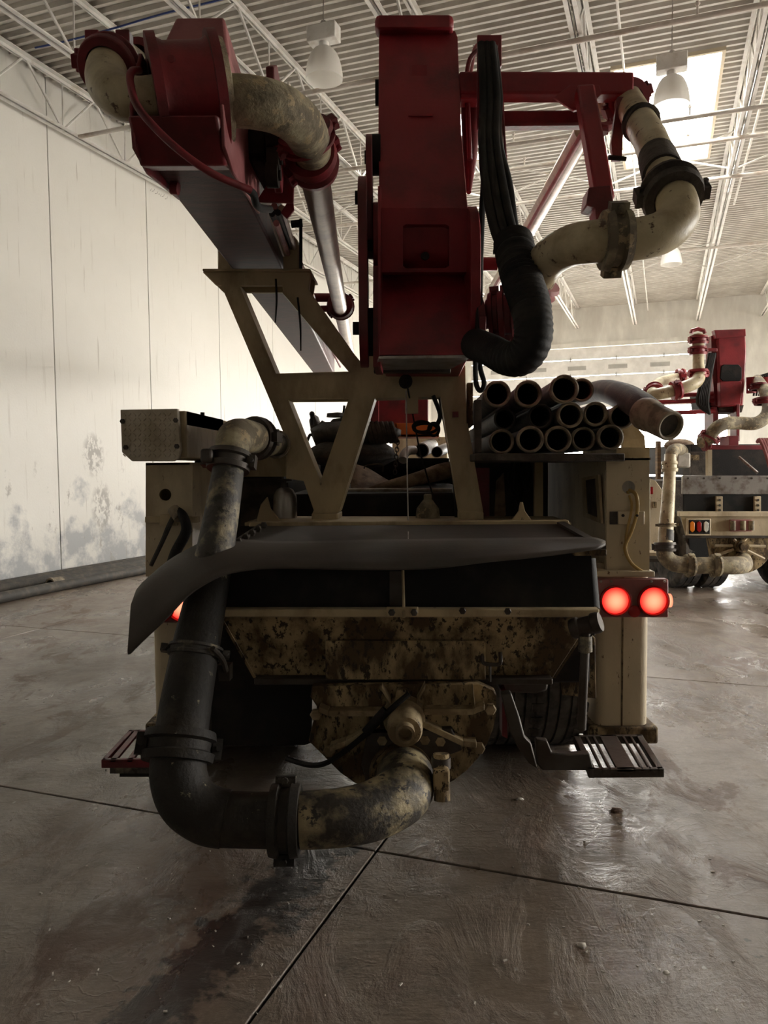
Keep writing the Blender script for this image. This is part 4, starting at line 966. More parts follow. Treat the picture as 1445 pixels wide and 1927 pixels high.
MB().sweep(PP((903, 497, 3.6, .03), (935, 497, 3.6, .03)), 10).build('stub_bar', 'red_paint', bs)
MB().sweep(smooth(PP((905, 90, 3.9, .012), (885, 110, 3.9, .012), (878, 150, 3.9, .012), (880, 200, 3.85, .012), (884, 300, 3.8, .012)), 6), 8).build('hydraulic_line', 'red_dark', bs)
MB().sweep(smooth(PP((905, 80, 3.95, .012), (893, 95, 3.95, .012), (884, 140, 3.95, .012)), 6), 8).build('hydraulic_line', 'red_dusty', bs)
MB().sweep(PP((884, 190, 3.95, .045), (886, 215, 3.95, .05), (884, 300, 3.9, .035), (882, 362, 3.8, .012)), 14).build('ram_rod', 'red_dark', bs)
for i in range(8):
    o1, o2 = (i - 3.5) * 4.2, (i % 3 - 1) * .035
    spread = (i - 3.5) * 6.5
    MB().sweep(smooth(PP((917 + o1 * .8, 82 + (i % 3) * 6, 3.70 + o2, .018), (924 + o1, 180, 3.62 + o2, .018), (922 + o1, 260, 3.52 + o2, .019), (932 + spread * (1.05 if i % 2 else .8), 345, 3.38 + o2, .02), (948 + spread * .85, 425, 3.3 + o2, .02), (968 + o1 * 1.2, 485, 3.26 + o2, .018)), 7), 10).build('hydraulic_hose', 'rubber', bs)
for x in (944, 949): MB().sweep(smooth(PP((940, 130, 3.7, .006), (946, 200, 3.7, .006), (x, 260, 3.65, .006), (x + 6, 340, 3.6, .006)), 5), 6).build('hydraulic_line', 'red_dark', bs)
MB().sweep(smooth(PP((912, 230, 3.6, .014), (913, 300, 3.55, .014), (908, 380, 3.5, .014), (904, 480, 3.5, .014), (902, 560, 3.45, .014), (897, 690, 3.35, .014)), 6), 8).build('hydraulic_hose', 'rubber', bs)
MB().sweep(smooth(PP((895, 650, 3.3, .011), (895, 715, 3.3, .011), (903, 735, 3.3, .011), (911, 722, 3.3, .011), (903, 688, 3.35, .011), (905, 640, 3.4, .011)), 6), 8).build('hydraulic_hose', 'rubber', bs)
# corrugated sleeve round the hose bundle
path = smooth(PP((966, 458, 3.16, .077), (980, 520, 3.0, .075), (999, 580, 2.90, .0725), (1003, 635, 2.87, .071), (985, 670, 2.9, .069), (955, 675, 2.97, .064), (925, 660, 3.1, .063), (895, 648, 3.3, .066)), 30)
sl_ = []; acc = 0
for i, (q, r) in enumerate(path):
    if i: acc += (q - path[i - 1][0]).length
    rib_ = .0045 if acc < .42 else .0015
    sl_.append((q, r + rib_ * cos(acc * 2 * pi / .021)))
dense = []
for i in range(len(sl_) - 1):
    dense.append(sl_[i])
MB().sweep(dense, 24).build('corrugated_sleeve', 'rubber', bs, sharp=60)
m = MB(); q0 = P(935, 468, 3.1); m.sweep(smooth(PP((930, 478, 3.2, .006), (931, 468, 3.2, .006), (942, 463, 3.2, .006)), 4), 6); m.build('sleeve_tie', 'rubber', bs)
# S-bend delivery pipe and its clamps
sb = MB().sweep(smooth(PP((1006, 534, 3.16, .072), (1030, 490, 3.0, .073), (1070, 464, 2.84, .073), (1110, 456, 2.76, .073), (1150, 452, 2.74, .073), (1200, 450, 2.73, .073), (1248, 436, 2.74, .073), (1276, 405, 2.78, .073), (1268, 365, 2.86, .071)), 8), 26).build('s_bend_pipe', 'cream_pipe', bs)
clamp_mb(P(1157, 452, 2.74), V((1, 0, .02)), .074, .045, .026, (0, -.5, 1)).build('pipe_clamp', 'crusted_pipe', sb)
up = MB().sweep(PP((1258, 352, 2.90, .068), (1222, 260, 3.35, .070), (1178, 185, 3.95, .070)), 24).build('delivery_pipe', 'cream_pipe', bs)
clamp_mb(P(1263, 364, 2.87), P(1258, 352, 2.90) - P(1268, 372, 2.84), .074, .05, .030, (1, 0, .2)).build('pipe_clamp', 'dusty_dark', up)
MB().sweep(PP((1248, 330, 3.0, .078), (1236, 296, 3.17, .074)), 24).build('pipe_collar', 'dusty_dark', up)
clamp_mb(P(1206, 232, 3.55), V((-.12, .6, .33)), .07, .025, .012).build('pipe_clamp', 'dusty_dark', up)
clamp_mb(P(1180, 190, 3.92), V((-.12, .6, .33)), .07, .04, .03, (1, 0, .6)).build('pipe_clamp', 'red_dark', up)
MB().sweep(smooth(PP((1178, 188, 3.95, .072), (1160, 180, 4.15, .074), (1140, 195, 4.3, .074), (1125, 215, 4.6, .072)), 6), 22).build('pipe_elbow', 'crusted_pipe', bs)
clamp_mb(P(1130, 212, 4.5), V((-.1, .5, -.05)), .074, .06, .03, (0, 0, 1)).build('pipe_clamp', 'red_dark', bs)
MB().sweep(PP((1100, 245, 5.0, .066), (1000, 424, 6.9, .066), (911, 575, 10.5, .066)), 22).build('boom_pipe', 'chrome_pipe', bs)
MB().sweep(PP((1098, 248, 4.9, .02), (905, 585, 10.5, .02)), 10).build('boom_rail', 'red_dusty', bs)
clamp_mb(P(1006, 536, 3.17), V((.22, -.3, .4)), .074, .03, .024).build('pipe_clamp', 'red_dusty', sb)
MB().sweep(smooth(PP((1006, 534, 3.18, .066), (1000, 560, 3.35, .066), (970, 588, 3.5, .066), (915, 592, 3.55, .066)), 6), 22).build('joint_pipe', 'red_dark', bs)
clamp_mb(P(955, 592, 3.50), V((1, -.2, .05)), .072, .04, .03, (0, 0, 1)).build('pipe_clamp', 'red_dark', bs)
clamp_mb(P(932, 592, 3.53), V((1, -.2, .05)), .076, .03, .02, (0, 0, 1)).build('pipe_clamp', 'red_dark', bs)

# ---- hose rack
YR = 3.92
rk = MB().prism(quad(893, 853, 1176, 868, YR - .1), T * 1.3).build('hose_rack', 'dusty_dark', truck, bevel=.006)
MB().prism(quad(893, 752, 906, 852, YR - .02), T * .08).build('rack_post', 'dusty_dark', rk, bevel=.004)
MB().prism(poly([(1172, 792), (1196, 800), (1213, 820), (1216, 850), (1172, 850)], 4.6), T * .05).build('rack_panel', 'cream_paint', rk, bevel=.004)
MB().prism(quad(1160, 842, 1222, 862, 4.0), T * .8).build('rack_panel', 'cream_paint', rk)
MB().prism(quad(879, 720, 890, 800, 4.2), T * .08).build('rack_post', 'cream_dirty', rk, bevel=.004)
def rack_hose(px, py, rp, Y, lab, dark=False, L_=2.6, dx=0.):
    c = P(px, py, Y); r = rp * Y / F; d = (T + V((dx, 0, 0))).normalized()
    t = thing('concrete_hose', lab, 'hose', c, 'hoses in the rack')
    ri_ = r * .78
    MB().lathe(c + d * .03, d, [(0, ri_), (0, r * .93), (.08, r * .90), (.1, r * .88), (L_, r * .88), (L_, 0)], 26).build('hose_tube', 'rubber_hose', t)
    MB().lathe(c, d, [(.035, ri_), (0, ri_ * 1.02), (-.004, r * .9), (0, r), (.035, r), (.035, ri_)], 26).build('end_ring', 'hose_end' if not dark else 'rubber_hose', t)
    MB().lathe(c + d * .02, d, [(0, ri_ * 1.01), (.5, ri_ * .95), (.5, 0)], 22).build('hose_bore', 'hose_bore', t)
    return t
H = [(936, 741, 25, 3.9, 'hose at the top row end beside the boom, dark open mouth', False),
     (994, 741, 25.5, 3.88, 'second hose of the top row counting away from the boom', False),
     (1062, 732, 27, 3.8, 'highest hose of the pile, protruding furthest on the top row', False),
     (1095, 734, 22, 4.45, 'hose set back on the top row behind the highest hose', False),
     (950, 788, 21, 4.25, 'dark recessed hose in the middle row nearest the boom', True),
     (1017, 784, 23.5, 4.02, 'set back second hose of the middle row with a dark rim', True),
     (1073, 781, 24, 3.88, 'third hose of the middle row under the highest hose', False),
     (1121, 779, 23, 3.9, 'fourth hose of the middle row with a pale rim', False),
     (1170, 784, 24, 3.88, 'last hose of the middle row beside the bent loose hose', False),
     (944, 831, 23.5, 3.95, 'bottom row hose nearest the boom', False),
     (998, 827, 25.5, 3.86, 'bottom row second hose with the palest wide rim', False),
     (1050, 827, 25.5, 3.88, 'bottom row third hose, in the middle of the row', False),
     (1098, 826, 22.5, 3.92, 'bottom row fourth hose, slightly set back', False),
     (1149, 823, 24.5, 3.86, 'bottom row last hose above the rack corner', False)]
for q in H: rack_hose(*q)
t = thing('concrete_hose', 'long bent hose drooping over the end of the rack with an open mouth', 'hose', P(1262, 800, 3.45), 'hoses in the rack')
pth = smooth(PP((1262, 802, 3.40, .064), (1232, 786, 3.52, .068), (1202, 762, 3.72, .069), (1168, 744, 4.1, .069), (1128, 736, 4.9, .068), (1085, 748, 6.0, .068)), 8)
MB().sweep(pth[2:], 24).build('hose_tube', 'rubber_hose', t)
d = (pth[3][0] - pth[0][0]).normalized(); c = pth[0][0]
MB().lathe(c, d, [(.04, .05), (0, .052), (-.003, .06), (0, .067), (.14, .070), (.16, .076), (.2, .076), (.22, .07)], 26).build('end_ring', 'hose_end', t)
MB().lathe(c + d * .01, d, [(0, .052), (.14, .05), (.14, 0)], 22).build('hose_bore', 'hose_bore', t)

# ---- loose gear riding on the lorry
def T_thing(n, l, c, w, g=None): return thing(n, l, c, w, g)
# sledge hammer hanging beside the hopper
h = T_thing('sledge_hammer', 'sledge hammer with a black head hanging beside the hopper, handle down', 'hammer', P(1100, 1370, 2.90))
hd = (P(1130, 1170, 2.86) - P(1075, 1184, 2.91)); hn = hd.normalized()
MB().lathe(P(1075, 1184, 2.91), hn, [(0, 0), (0, .036), (.01, .040), (.03, .040), (.036, .034), (hd.length - .036, .034), (hd.length - .03, .040), (hd.length - .01, .04), (hd.length, .036), (hd.length, 0)], 22).build('hammer_head', 'dark_steel', h)
MB().sweep(PP((1103, 1180, 2.885, .017), (1100, 1230, 2.885, .017), (1094, 1372, 2.90, .018)), 12).build('handle', 'dark_steel', h)
MB().lathe(P(1101, 1196, 2.885), (0, 0, -1), [(0, .026), (.06, .028), (.065, .018)], 12).build('collar', 'grey_riser', h)
MB().prism(quad(1084, 1186, 1120, 1196, 2.905), T * .10).build('hammer_hook', 'dark_steel', truck, bevel=.003)
# sprayer tank
t = T_thing('sprayer_tank', 'small silver sprayer tank standing behind the hopper beside the frame foot', 'tank', P(535, 985, 4.3))
c = P(537, 985, 4.25); c.z = P(700, 983, YF - .25).z; rr = .066
MB().lathe(c, (0, 0, 1), [(0, 0), (0, rr), (.09, rr), (.13, rr * .95), (.16, rr * .7), (.17, .03), (.18, 0)], 24).build('tank_body', 'bare_steel', t)
MB().lathe(c + V((0, 0, .17)), (0, 0, 1), [(0, .022), (.03, .022), (.03, .012), (.05, .012), (.05, 0)], 12).cyl(c + V((-.04, 0, .21)), c + V((.04, 0, .215)), .007, seg=8).build('valve', 'dark_steel', t)
# cone on the hopper rim
t = T_thing('concrete_cone', 'rusty brown cone with a pale chipped patch standing by the frame foot', 'cone', P(805, 980, 4.3))
c = P(805, 981, 4.25); c.z = P(700, 983, YF - .25).z; MB().lathe(c, (0, 0, 1), [(0, 0), (0, .068), (.05, .062), (.09, .032), (.10, .022), (.125, .022), (.13, .016), (.13, 0)], 22).build('cone_body', 'crusted_pipe', t)
# strap-wrapped canvas bundles
t = T_thing('canvas_sling', 'tan canvas sling folded on the black tank near the frame', 'sling', P(700, 920, 4.9))
m = MB(); m.strip(sp([(662, 872, 4.9), (690, 880, 4.95), (720, 898, 4.9), (738, 908, 4.85)]), sp([(660, 921, 4.75), (690, 921, 4.75), (715, 920, 4.75), (742, 916, 4.75)]), T * .05); m.build('sling_cloth', 'canvas', t)
t = T_thing('canvas_sling', 'long brown canvas sling lying slanted on the black tank under the orange crate', 'sling', P(780, 915, 4.8))
m = MB(); m.sweep(smooth(PP((695, 919, 4.7, .01), (740, 912, 4.7, .035), (790, 900, 4.7, .045), (830, 888, 4.8, .055), (846, 884, 4.9, .05)), 6), 10); m.build('sling_cloth', 'canvas', t)
# dark gear pile seen through the frame
t = T_thing('dust_cover', 'crumpled dusty dark cover over machinery behind the frame', 'cover', P(690, 830, 5.6))
def lump(px0, px1, py0, py1, Y, dep, seed, name, mt, par, nx=16, ny=8):
    r_ = random.Random(seed); m = MB(); vs = []; 
    for j in range(ny + 1):
        for i in range(nx):
            th = 2 * pi * i / nx; v = j / ny
            k = (sin(pi * min(max(v, .0), 1)) ** .35) if 0 < v < 1 else .05
            x = (px0 + px1) / 2 + (px1 - px0) / 2 * cos(th) * k * (1 + r_.uniform(-.08, .08)); y = py1 + (py0 - py1) * v + r_.uniform(-2.5, 2.5)
            vs.append(P(x, y, Y) + V((0, dep * sin(th) * k, 0)))
    fs = [(j * nx + i, j * nx + (i + 1) % nx, (j + 1) * nx + (i + 1) % nx, (j + 1) * nx + i) for j in range(ny) for i in range(nx)]
    fs += [tuple(range(nx))[::-1], tuple(ny * nx + i for i in range(nx))]
    return m.add(vs, fs).build(name, mt, par, sharp=50)
lump(585, 752, 792, 838, 5.6, .28, 3, 'cover_cloth', 'dusty_dark', t)
lump(578, 748, 828, 882, 5.6, .28, 5, 'cover_fold', 'dusty_dark', t)
for k in range(6):
    x = 690 + k * 9; MB().sweep(smooth(PP((x, 796, 5.34, .02), (x + 5, 812, 5.3, .022), (x + 11, 832, 5.34, .02)), 4), 8).build('cloth_pleat', 'dusty_dark', t)
t = T_thing('valve_block', 'dark valve block with levers and a flat round cap on top behind the frame', 'valve', P(610, 840, 6.3))
m = MB().prism(poly([(581, 790), (590, 778), (598, 800), (606, 790), (616, 800), (626, 788), (650, 785), (655, 800), (650, 845), (596, 845), (586, 820)], 6.3), T * .3); m.build('block_body', 'dusty_dark', t, bevel=.01)
MB().lathe(P(635, 785, 6.3), (0, 0, 1), [(0, 0), (0, .09), (.03, .085), (.04, 0)], 18).build('round_cap', 'dusty_dark', t)
MB().cyl(P(588, 800, 6.25), P(586, 778, 6.25), .014, seg=8).sphere(P(587, 779, 6.25), .022).build('lever', 'black_steel', t)
MB().cyl(P(645, 790, 6.25), P(648, 763, 6.25), .01, seg=8).build('lever', 'black_steel', t)
MB().sweep(smooth(PP((578, 830, 6.2, .012), (584, 818, 6.2, .012), (592, 822, 6.2, .012)), 4), 8).build('lever', 'black_steel', t)
t = T_thing('orange_crate', 'bright orange crate seen through the frame below the coiled hose', 'crate', P(790, 822, 6.5))
Q = quad(742, 796, 826, 822, 6.6); MB().prism(Q, T * .02).build('crate_wall', 'orange_plastic', t, bevel=.006)
MB().prism([Q[0], Q[3], Q[3] + T * .4, Q[0] + T * .4], V((.02, 0, 0))).build('crate_wall', 'orange_plastic', t); MB().prism([Q[1], Q[2], Q[2] + T * .4, Q[1] + T * .4], V((-.02, 0, 0))).build('crate_wall', 'orange_plastic', t)
MB().prism([Q[3], Q[2], Q[2] + T * .4, Q[3] + T * .4], V((0, 0, .02))).build('crate_base', 'orange_plastic', t)
t = T_thing('hose_coil', 'black hose coil hanging inside the frame window over the orange crate', 'hose', P(795, 812, 4.08))
for cx, cy, rx, ry in ((800, 806, 22, 9), (816, 808, 10, 12), (794, 803, 17, 10)):
    pts = [(P(cx + rx * cos(2 * pi * k / 22), cy + ry * sin(2 * pi * k / 22), 4.08 + .04 * sin(2 * pi * k / 22 + cx)), .008) for k in range(23)]
    MB().sweep(pts, 8).build('loop', 'rubber', t)
MB().sweep(smooth(PP((822, 800, 4.08, .012), (828, 780, 4.08, .012), (815, 745, 4.1, .012)), 5), 8).build('loop', 'rubber', t)
MB().sweep(smooth(PP((836, 750, 4.28, .014), (845, 820, 4.3, .014), (856, 900, 4.3, .014), (860, 975, 4.3, .014)), 5), 8).sweep(smooth(PP((828, 748, 4.28, .012), (838, 800, 4.32, .012), (848, 860, 4.32, .012)), 5), 8).build('hydraulic_hose', 'rubber', fr)
for i, (x0, y0, x1, y1, r, lab) in enumerate(((793, 848, 812, 838, .058, 'white pipe length with a dark open end beside the brown sling'), (822, 851, 842, 842, .044, 'white pipe length tucked against the frame post'))):
    t = T_thing('spare_pipe', lab, 'pipe', P(x0, y0 + 10, 6.0)); a, b = P(x0, y0, 5.9), P(x1, y1, 6.8); d = b - a
    MB().lathe(a, d, [(0, r * .85), (0, r), (d.length, r), (d.length, 0)], 22).build('pipe_wall', 'white_pipe', t); MB().lathe(a + d.normalized() * .01, d, [(0, r * .86), (.2, r * .8), (.2, 0)], 18).build('pipe_bore', 'hose_bore', t)
t = T_thing('spare_elbow', 'white bent pipe elbow lying beside the white pipe lengths', 'pipe', P(760, 860, 6.0))
MB().sweep(smooth(PP((758, 866, 5.6, .034), (761, 855, 5.65, .034), (769, 848, 5.7, .034), (779, 847, 5.75, .034)), 6), 16).build('elbow_wall', 'white_pipe', t)
MB().prism(quad(738, 822, 842, 868, 8.6), T * .1).build('cab_back', 'cream_paint', truck, bevel=.01)
MB().prism(quad(560, 868, 852, 932, 7.4), T * .6).build('dark_filler', 'black_steel', truck, bevel=.01)  # added black block that keeps the gap under the frame dark
MB().prism(quad(735, 862, 845, 882, 6.4), T * 1.4).build('pipe_tray', 'black_steel', truck)
# chain
ch = T_thing('hanging_chain', 'short steel chain hanging beside the dusty cover', 'chain', P(748, 890, 5.0))
for k in range(9):
    c = P(748 - k * .6, 832 + k * 7, 5.0); a_ = (k % 2) * pi / 2
    pts = [(c + V((cos(a_) * .012 * cos(2 * pi * j / 10), sin(a_) * .012 * cos(2 * pi * j / 10), .017 * sin(2 * pi * j / 10))), .004) for j in range(11)]
    MB().sweep(pts, 6).build('link', 'dark_steel', ch)
MB().sweep(smooth(PP((685, 882, 4.75, .006), (690, 876, 4.75, .006), (718, 874, 4.75, .006), (720, 888, 4.75, .006)), 4), 6).build('grab_handle', 'dark_steel', truck)

# ------------------------------------------------------------------ second lorry at the side
OX, OY = 4.13, 8.75
t2 = thing('concrete_pump_truck', 'second pump truck parked beyond, unlit lamps and upright red boom', 'truck', V((OX + .3, OY + 2.5, 0)))
K = lambda px, py, dy=0.: P(px, py, OY + dy)
def k2(pts, dy, vec, name, mt, par=None, bev=.006, holes=()): return MB().prism([K(x, y, dy) for x, y in pts], vec, [[K(x, y, dy) for x, y in h] for h in holes]).build(name, mt, par or t2, bevel=bev)
def r4(x0, y0, x1, y1): return [(x0, y0), (x1, y0), (x1, y1), (x0, y1)]
h2_ = k2([(1280, 967), (1505, 967), (1488, 1008), (1290, 1008)], .0, T * .02, 'hopper', 'cream_clean')
k2(r4(1278, 963, 1508, 972), -.05, T * .08, 'hopper_lip', 'cream_clean', h2_)
k2(r4(1284, 895, 1500, 930), .1, T * .04, 'splash_panel', 'bare_steel', h2_)
for i in range(7): o = K(1294 + i * 30, 900, .095); MB().lathe(o, (0, -1, 0), [(0, .012), (.008, .012), (.008, 0)], 8).build('rivet', 'dark_steel', h2_)
k2(r4(1286, 930, 1500, 964), .12, T * .03, 'hopper_liner', 'rubber', h2_)
for x in (1354, 1426): 
    st_ = k2(r4(x - 6, 934, x + 6, 966), .08, T * .04, 'liner_strap', 'cream_clean', h2_)
    for y in (941, 951, 960): MB().lathe(K(x, y, .079), (0, -1, 0), [(0, .014), (.008, .014), (.008, 0)], 8).build('bolt', 'dark_steel', st_)
lc = k2(r4(1293, 976, 1338, 1008), -.06, T * .05, 'lamp_cluster', 'cream_clean', h2_)
k2(r4(1296, 978, 1336, 1005), -.065, T * .02, 'lamp_tray', 'black_steel', lc)
for x, mt, nm in ((1303, 'amber_lens', 'amber_light'), (1316, 'red_lens', 'red_light'), (1329, 'white_lens', 'white_light')):
    k2([(x - 4, 984), (x, 981), (x + 4, 984), (x + 4, 998), (x, 1002), (x - 4, 998)], -.085, T * .03, nm, mt, lc, .003)
k2(r4(1375, 978, 1415, 1000), -.04, T * .06, 'hopper_hatch', 'red_dusty', h2_)
for x in (1379, 1398, 1414): MB().cyl(K(x, 980, -.05), K(x, 998, -.05), .03, seg=10).build('hatch_knuckle', 'crusted_pipe', h2_)
k2(r4(1290, 1008, 1490, 1013), -.01, T * .1, 'hopper_rim', 'dark_steel', h2_)
pts = [(1335, 1012), (1445, 1010)] + [(1392 + 62 * cos(radians(a)), 1022 + 58 * sin(radians(a))) for a in range(0, 150, 12)]
p2 = k2(pts, .05, T * .12, 'pump_housing', 'cream_dirty')
for q in (((1345, 1027), (1378, 1027)), ((1404, 1027), (1440, 1028)), ((1402, 1034), (1438, 1052)), ((1380, 1034), (1345, 1046)), ((1380, 1014), (1388, 1022)), ((1404, 1012), (1396, 1022))):
    a, b = K(*q[0], .02), K(*q[1], .02); MB().cyl(a, b, .018, seg=6).build('rib', 'cream_clean', p2)
MB().lathe(K(1391, 1027, .05), (0, -1, 0), [(0, .075), (.1, .07), (.1, .045), (.13, .045), (.13, 0)], 18).build('shaft_cover', 'cream_dirty', p2)
MB().sweep(smooth([(K(1395, 1052, .1), .1), (K(1398, 1062, -.15), .1), (K(1380, 1064, -.3), .1), (K(1345, 1064, -.32), .095), (K(1300, 1064, -.32), .092), (K(1268, 1060, -.32), .092), (K(1252, 1046, -.3), .09), (K(1251, 1030, -.27), .086)], 8), 20).build('outlet_elbow', 'crusted_pipe', t2)
rr2 = MB().sweep(smooth([(K(1251, 1032, -.27), .08), (K(1254, 985, -.2), .077), (K(1258, 930, -.1), .070), (K(1261, 872, 0), .064), (K(1262, 856, .02), .064)], 6), 20).build('riser_pipe', 'cream_pipe', t2)
MB().sweep(smooth([(K(1253.3, 1018, -.25), .0822), (K(1254, 998, -.22), .080)], 4), 20).build('riser_sleeve', 'grey_riser', rr2)
clamp_mb(K(1251, 1029, -.27), (0, .1, 1), .084, .05, .03, (1, -.3, 0)).build('pipe_clamp', 'dark_steel', rr2)
clamp_mb(K(1255, 988, -.2), (0, .1, 1), .078, .02, .02, (1, -.3, 0)).build('pipe_clamp', 'crusted_pipe', rr2)
clamp_mb(K(1260, 878, .0), (0, .1, 1), .066, .06, .02).build('pipe_clamp', 'cream_pipe', rr2)
for x in (1297, 1346): clamp_mb(K(x, 1064, -.32), (1, 0, 0), .094, .045, .025, (0, -.5, 1)).build('pipe_clamp', 'crusted_pipe', t2)
MB().sweep(smooth([(K(1262, 862, .02), .066), (K(1266, 848, .1), .07), (K(1280, 846, .5), .07), (K(1285, 850, 1.2), .066)], 6), 18).build('pipe_elbow', 'crusted_pipe', t2)
# body behind
k2(r4(1226, 905, 1552, 1050), .9, T * 5, 'body_housing', 'dusty_dark')
k2(r4(1300, 836, 1540, 895), 1.2, T * 4, 'machine_deck', 'black_steel')
k2(r4(1325, 838, 1450, 846), .6, T * .1, 'cross_rail', 'red_dark'); k2(r4(1332, 846, 1340, 896), .6, T * .08, 'support_post', 'cream_clean'); k2(r4(1372, 820, 1390, 840), .7, T * .3, 'support_block', 'red_dark')
MB().cyl(K(1390, 860, .9), K(1425, 890, .7), .02, seg=8).build('stay_rod', 'bare_steel', t2)
for i in range(4):
    MB().sweep(smooth([(K(1425 + i * 4, 832, .5), .022), (K(1430 + i * 5, 828, .45), .022), (K(1440 + i * 4, 850, .4), .022), (K(1452 + i * 4, 892, .4), .022)], 6), 8).build('hydraulic_hose', 'red_dusty', t2)
ob = k2([(1223, 900), (1234, 905), (1246, 922), (1246, 1048), (1224, 1048)], .6, T * 1.2, 'outrigger_housing', 'cream_clean')
k2(r4(1224, 916, 1229, 930), .58, T * .03, 'reflector', 'red_lens', ob); k2(r4(1228, 944, 1236, 956), .58, T * .05, 'latch_block', 'cream_dirty', ob)
k2([(1566, 900), (1554, 905), (1544, 922), (1544, 1048), (1566, 1048)], .6, T * 1.2, 'outrigger_housing', 'cream_clean')
k2(r4(1222, 1040, 1244, 1046), .3, T * .4, 'bumper_bar', 'cream_clean'); k2(r4(1222, 1052, 1252, 1058), .3, T * .4, 'step_bar', 'dark_steel')
k2(r4(1296, 1010, 1340, 1050), .5, T * .1, 'mud_flap', 'rubber')
def wheel2(px, dy):
    c = K(px, 1060, dy); c.z = .5; r = .5; h = .14
    w_ = MB().lathe(c, (1, .04, 0), [(-h * .7, .28), (-h, .34), (-h, .45), (-h * .85, .5), (-h * .3, .5), (-h * .28, .487), (-h * .22, .487), (-h * .2, .5), (h * .2, .5), (h * .22, .487), (h * .28, .487), (h * .3, .5), (h * .85, .5), (h, .45), (h, .34), (h * .7, .28)], 40).build('tyre', 'tyre_rubber', t2)
    MB().lathe(c, (1, .04, 0), [(-h * .6, .29), (-h * .2, .2), (-h * .2, 0)], 24).lathe(c, (1, .04, 0), [(h * .6, .29), (h * .2, .2), (h * .2, 0)], 24).build('rim', 'bare_steel', w_)
wheel2(1276, 1.0); wheel2(1238, 2.4); wheel2(1325, 1.0); wheel2(1470, 1.0); wheel2(1515, 1.0)
# gear on deck beside the riser
k2(r4(1274, 852, 1300, 880), .5, T * .5, 'gear_box', 'white_pipe', None, .02); k2(r4(1300, 850, 1328, 900), .9, T * .3, 'control_box', 'dusty_dark'); k2(r4(1302, 856, 1316, 866), .85, T * .05, 'control_lid', 'cream_dirty')
lu = MB().sphere(K(1278, 838, 1.6), .13, 1.6, 1, .7).build('canvas_bundle', 'canvas', t2); k2(r4(1237, 830, 1244, 902), 1.4, T * .1, 'support_post', 'wood')
# upright red boom of that lorry
b2 = k2([(1349, 627), (1403, 620), (1405, 660), (1403, 705), (1399, 763), (1355, 766), (1352, 700)], .9, T * .3, 'boom_section', 'red_paint', None, .02)
k2([(1338, 632), (1350, 627), (1353, 765), (1346, 762), (1340, 700)], .95, T * .2, 'link_plate', 'red_dark', b2)
k2([(1344, 621), (1403, 619), (1404, 632), (1348, 637)], .86, T * .1, 'boom_cap', 'red_paint', b2)
k2([(1357, 690), (1362, 686), (1390, 686), (1396, 692), (1396, 712), (1392, 717), (1360, 717), (1355, 712)], .885, T * .02, 'pocket_shade', 'black_steel', b2)  # flat black plate standing for the shade in the recess
k2([(1355, 719), (1396, 717), (1394, 760), (1356, 764)], .80, T * .1, 'boom_foot', 'red_paint', b2)
k2([(1346, 762), (1400, 762), (1396, 776), (1350, 776)], 1.0, T * .4, 'boom_seat', 'dusty_dark', b2); k2(r4(1386, 760, 1392, 830), .9, T * .2, 'pedestal', 'red_dark', b2); k2(r4(1342, 765, 1352, 830), 1.0, T * .3, 'pedestal', 'red_dark', b2)
MB().sweep(smooth([(K(1313, 632, .7), .075), (K(1314, 660, .65), .066), (K(1314, 690, .6), .066), (K(1316, 705, .55), .072), (K(1310, 718, .45), .075), (K(1295, 726, .4), .075), (K(1270, 734, .4), .072), (K(1240, 741, .4), .07), (K(1229, 740, .5), .07), (K(1230, 730, .8), .07), (K(1245, 718, 1.3), .066), (K(1270, 712, 1.5), .066), (K(1300, 709, 1.6), .066)], 7), 20).build('s_bend_pipe', 'cream_pipe', t2)
for x, y, dy, d, r in ((1314, 640, .68, (0, 0, 1), .07), (1314, 703, .57, (0, 0, 1), .072), (1272, 734, .4, (1, 0, .2), .073), (1280, 709, 1.55, (1, 0, 0), .066), (1231, 736, .6, (.1, .6, .3), .07), (1313, 660, .66, (0, 0, 1), .062)):
    clamp_mb(K(x, y, dy), d, r, .05, .035, (1, .2, 0)).build('pipe_clamp', 'red_paint', t2)
MB().sweep([(K(1300, 628, .7), .025), (K(1302, 622, .7), .025), (K(1313, 619, .7), .025), (K(1324, 622, .7), .025), (K(1326, 628, .7), .025)], 8).build('clamp_bail', 'red_paint', t2)
k2(r4(1330, 655, 1350, 661), .8, T * .05, 'stand_off', 'red_paint', b2)
for i in range(6):
    MB().sweep(smooth([(K(1345 - i * 2, 665, .85), .02), (K(1338 - i * 2, 700, .8), .022), (K(1332 - i * 3, 735, .75), .03), (K(1330 - i * 3, 760, .75), .03), (K(1335, 778, .9), .02)], 6), 8).build('hydraulic_hose', 'rubber', t2)
k2([(1312, 740), (1345, 735), (1348, 770), (1318, 778)], 1.1, T * .3, 'hose_mass', 'rubber', None, .02)
for y in (745, 757, 778): MB().cyl(K(1236, y, 1.0), K(1345, y - 4, 1.0), .028, seg=10).build('cross_tube', 'red_paint', t2)
MB().sweep(smooth([(K(1318, 832, .5), .07), (K(1332, 828, .4), .074), (K(1345, 808, .3), .076), (K(1365, 797, .3), .076), (K(1390, 796, .35), .076), (K(1420, 797, .35), .076), (K(1440, 785, .4), .075), (K(1446, 765, .5), .072), (K(1438, 735, .7), .07), (K(1424, 715, 1.0), .07)], 7), 20).build('s_bend_pipe', 'crusted_pipe', t2)
for x, y, dy, d in ((1326, 830, .45, (1, 0, .3)), (1336, 822, .38, (.6, 0, 1)), (1436, 755, .5, (0, .1, 1)), (1426, 728, .8, (0, .1, 1))): clamp_mb(K(x, y, dy), d, .074, .04, .03, (1, .2, 0)).build('pipe_clamp', 'red_dark', t2)
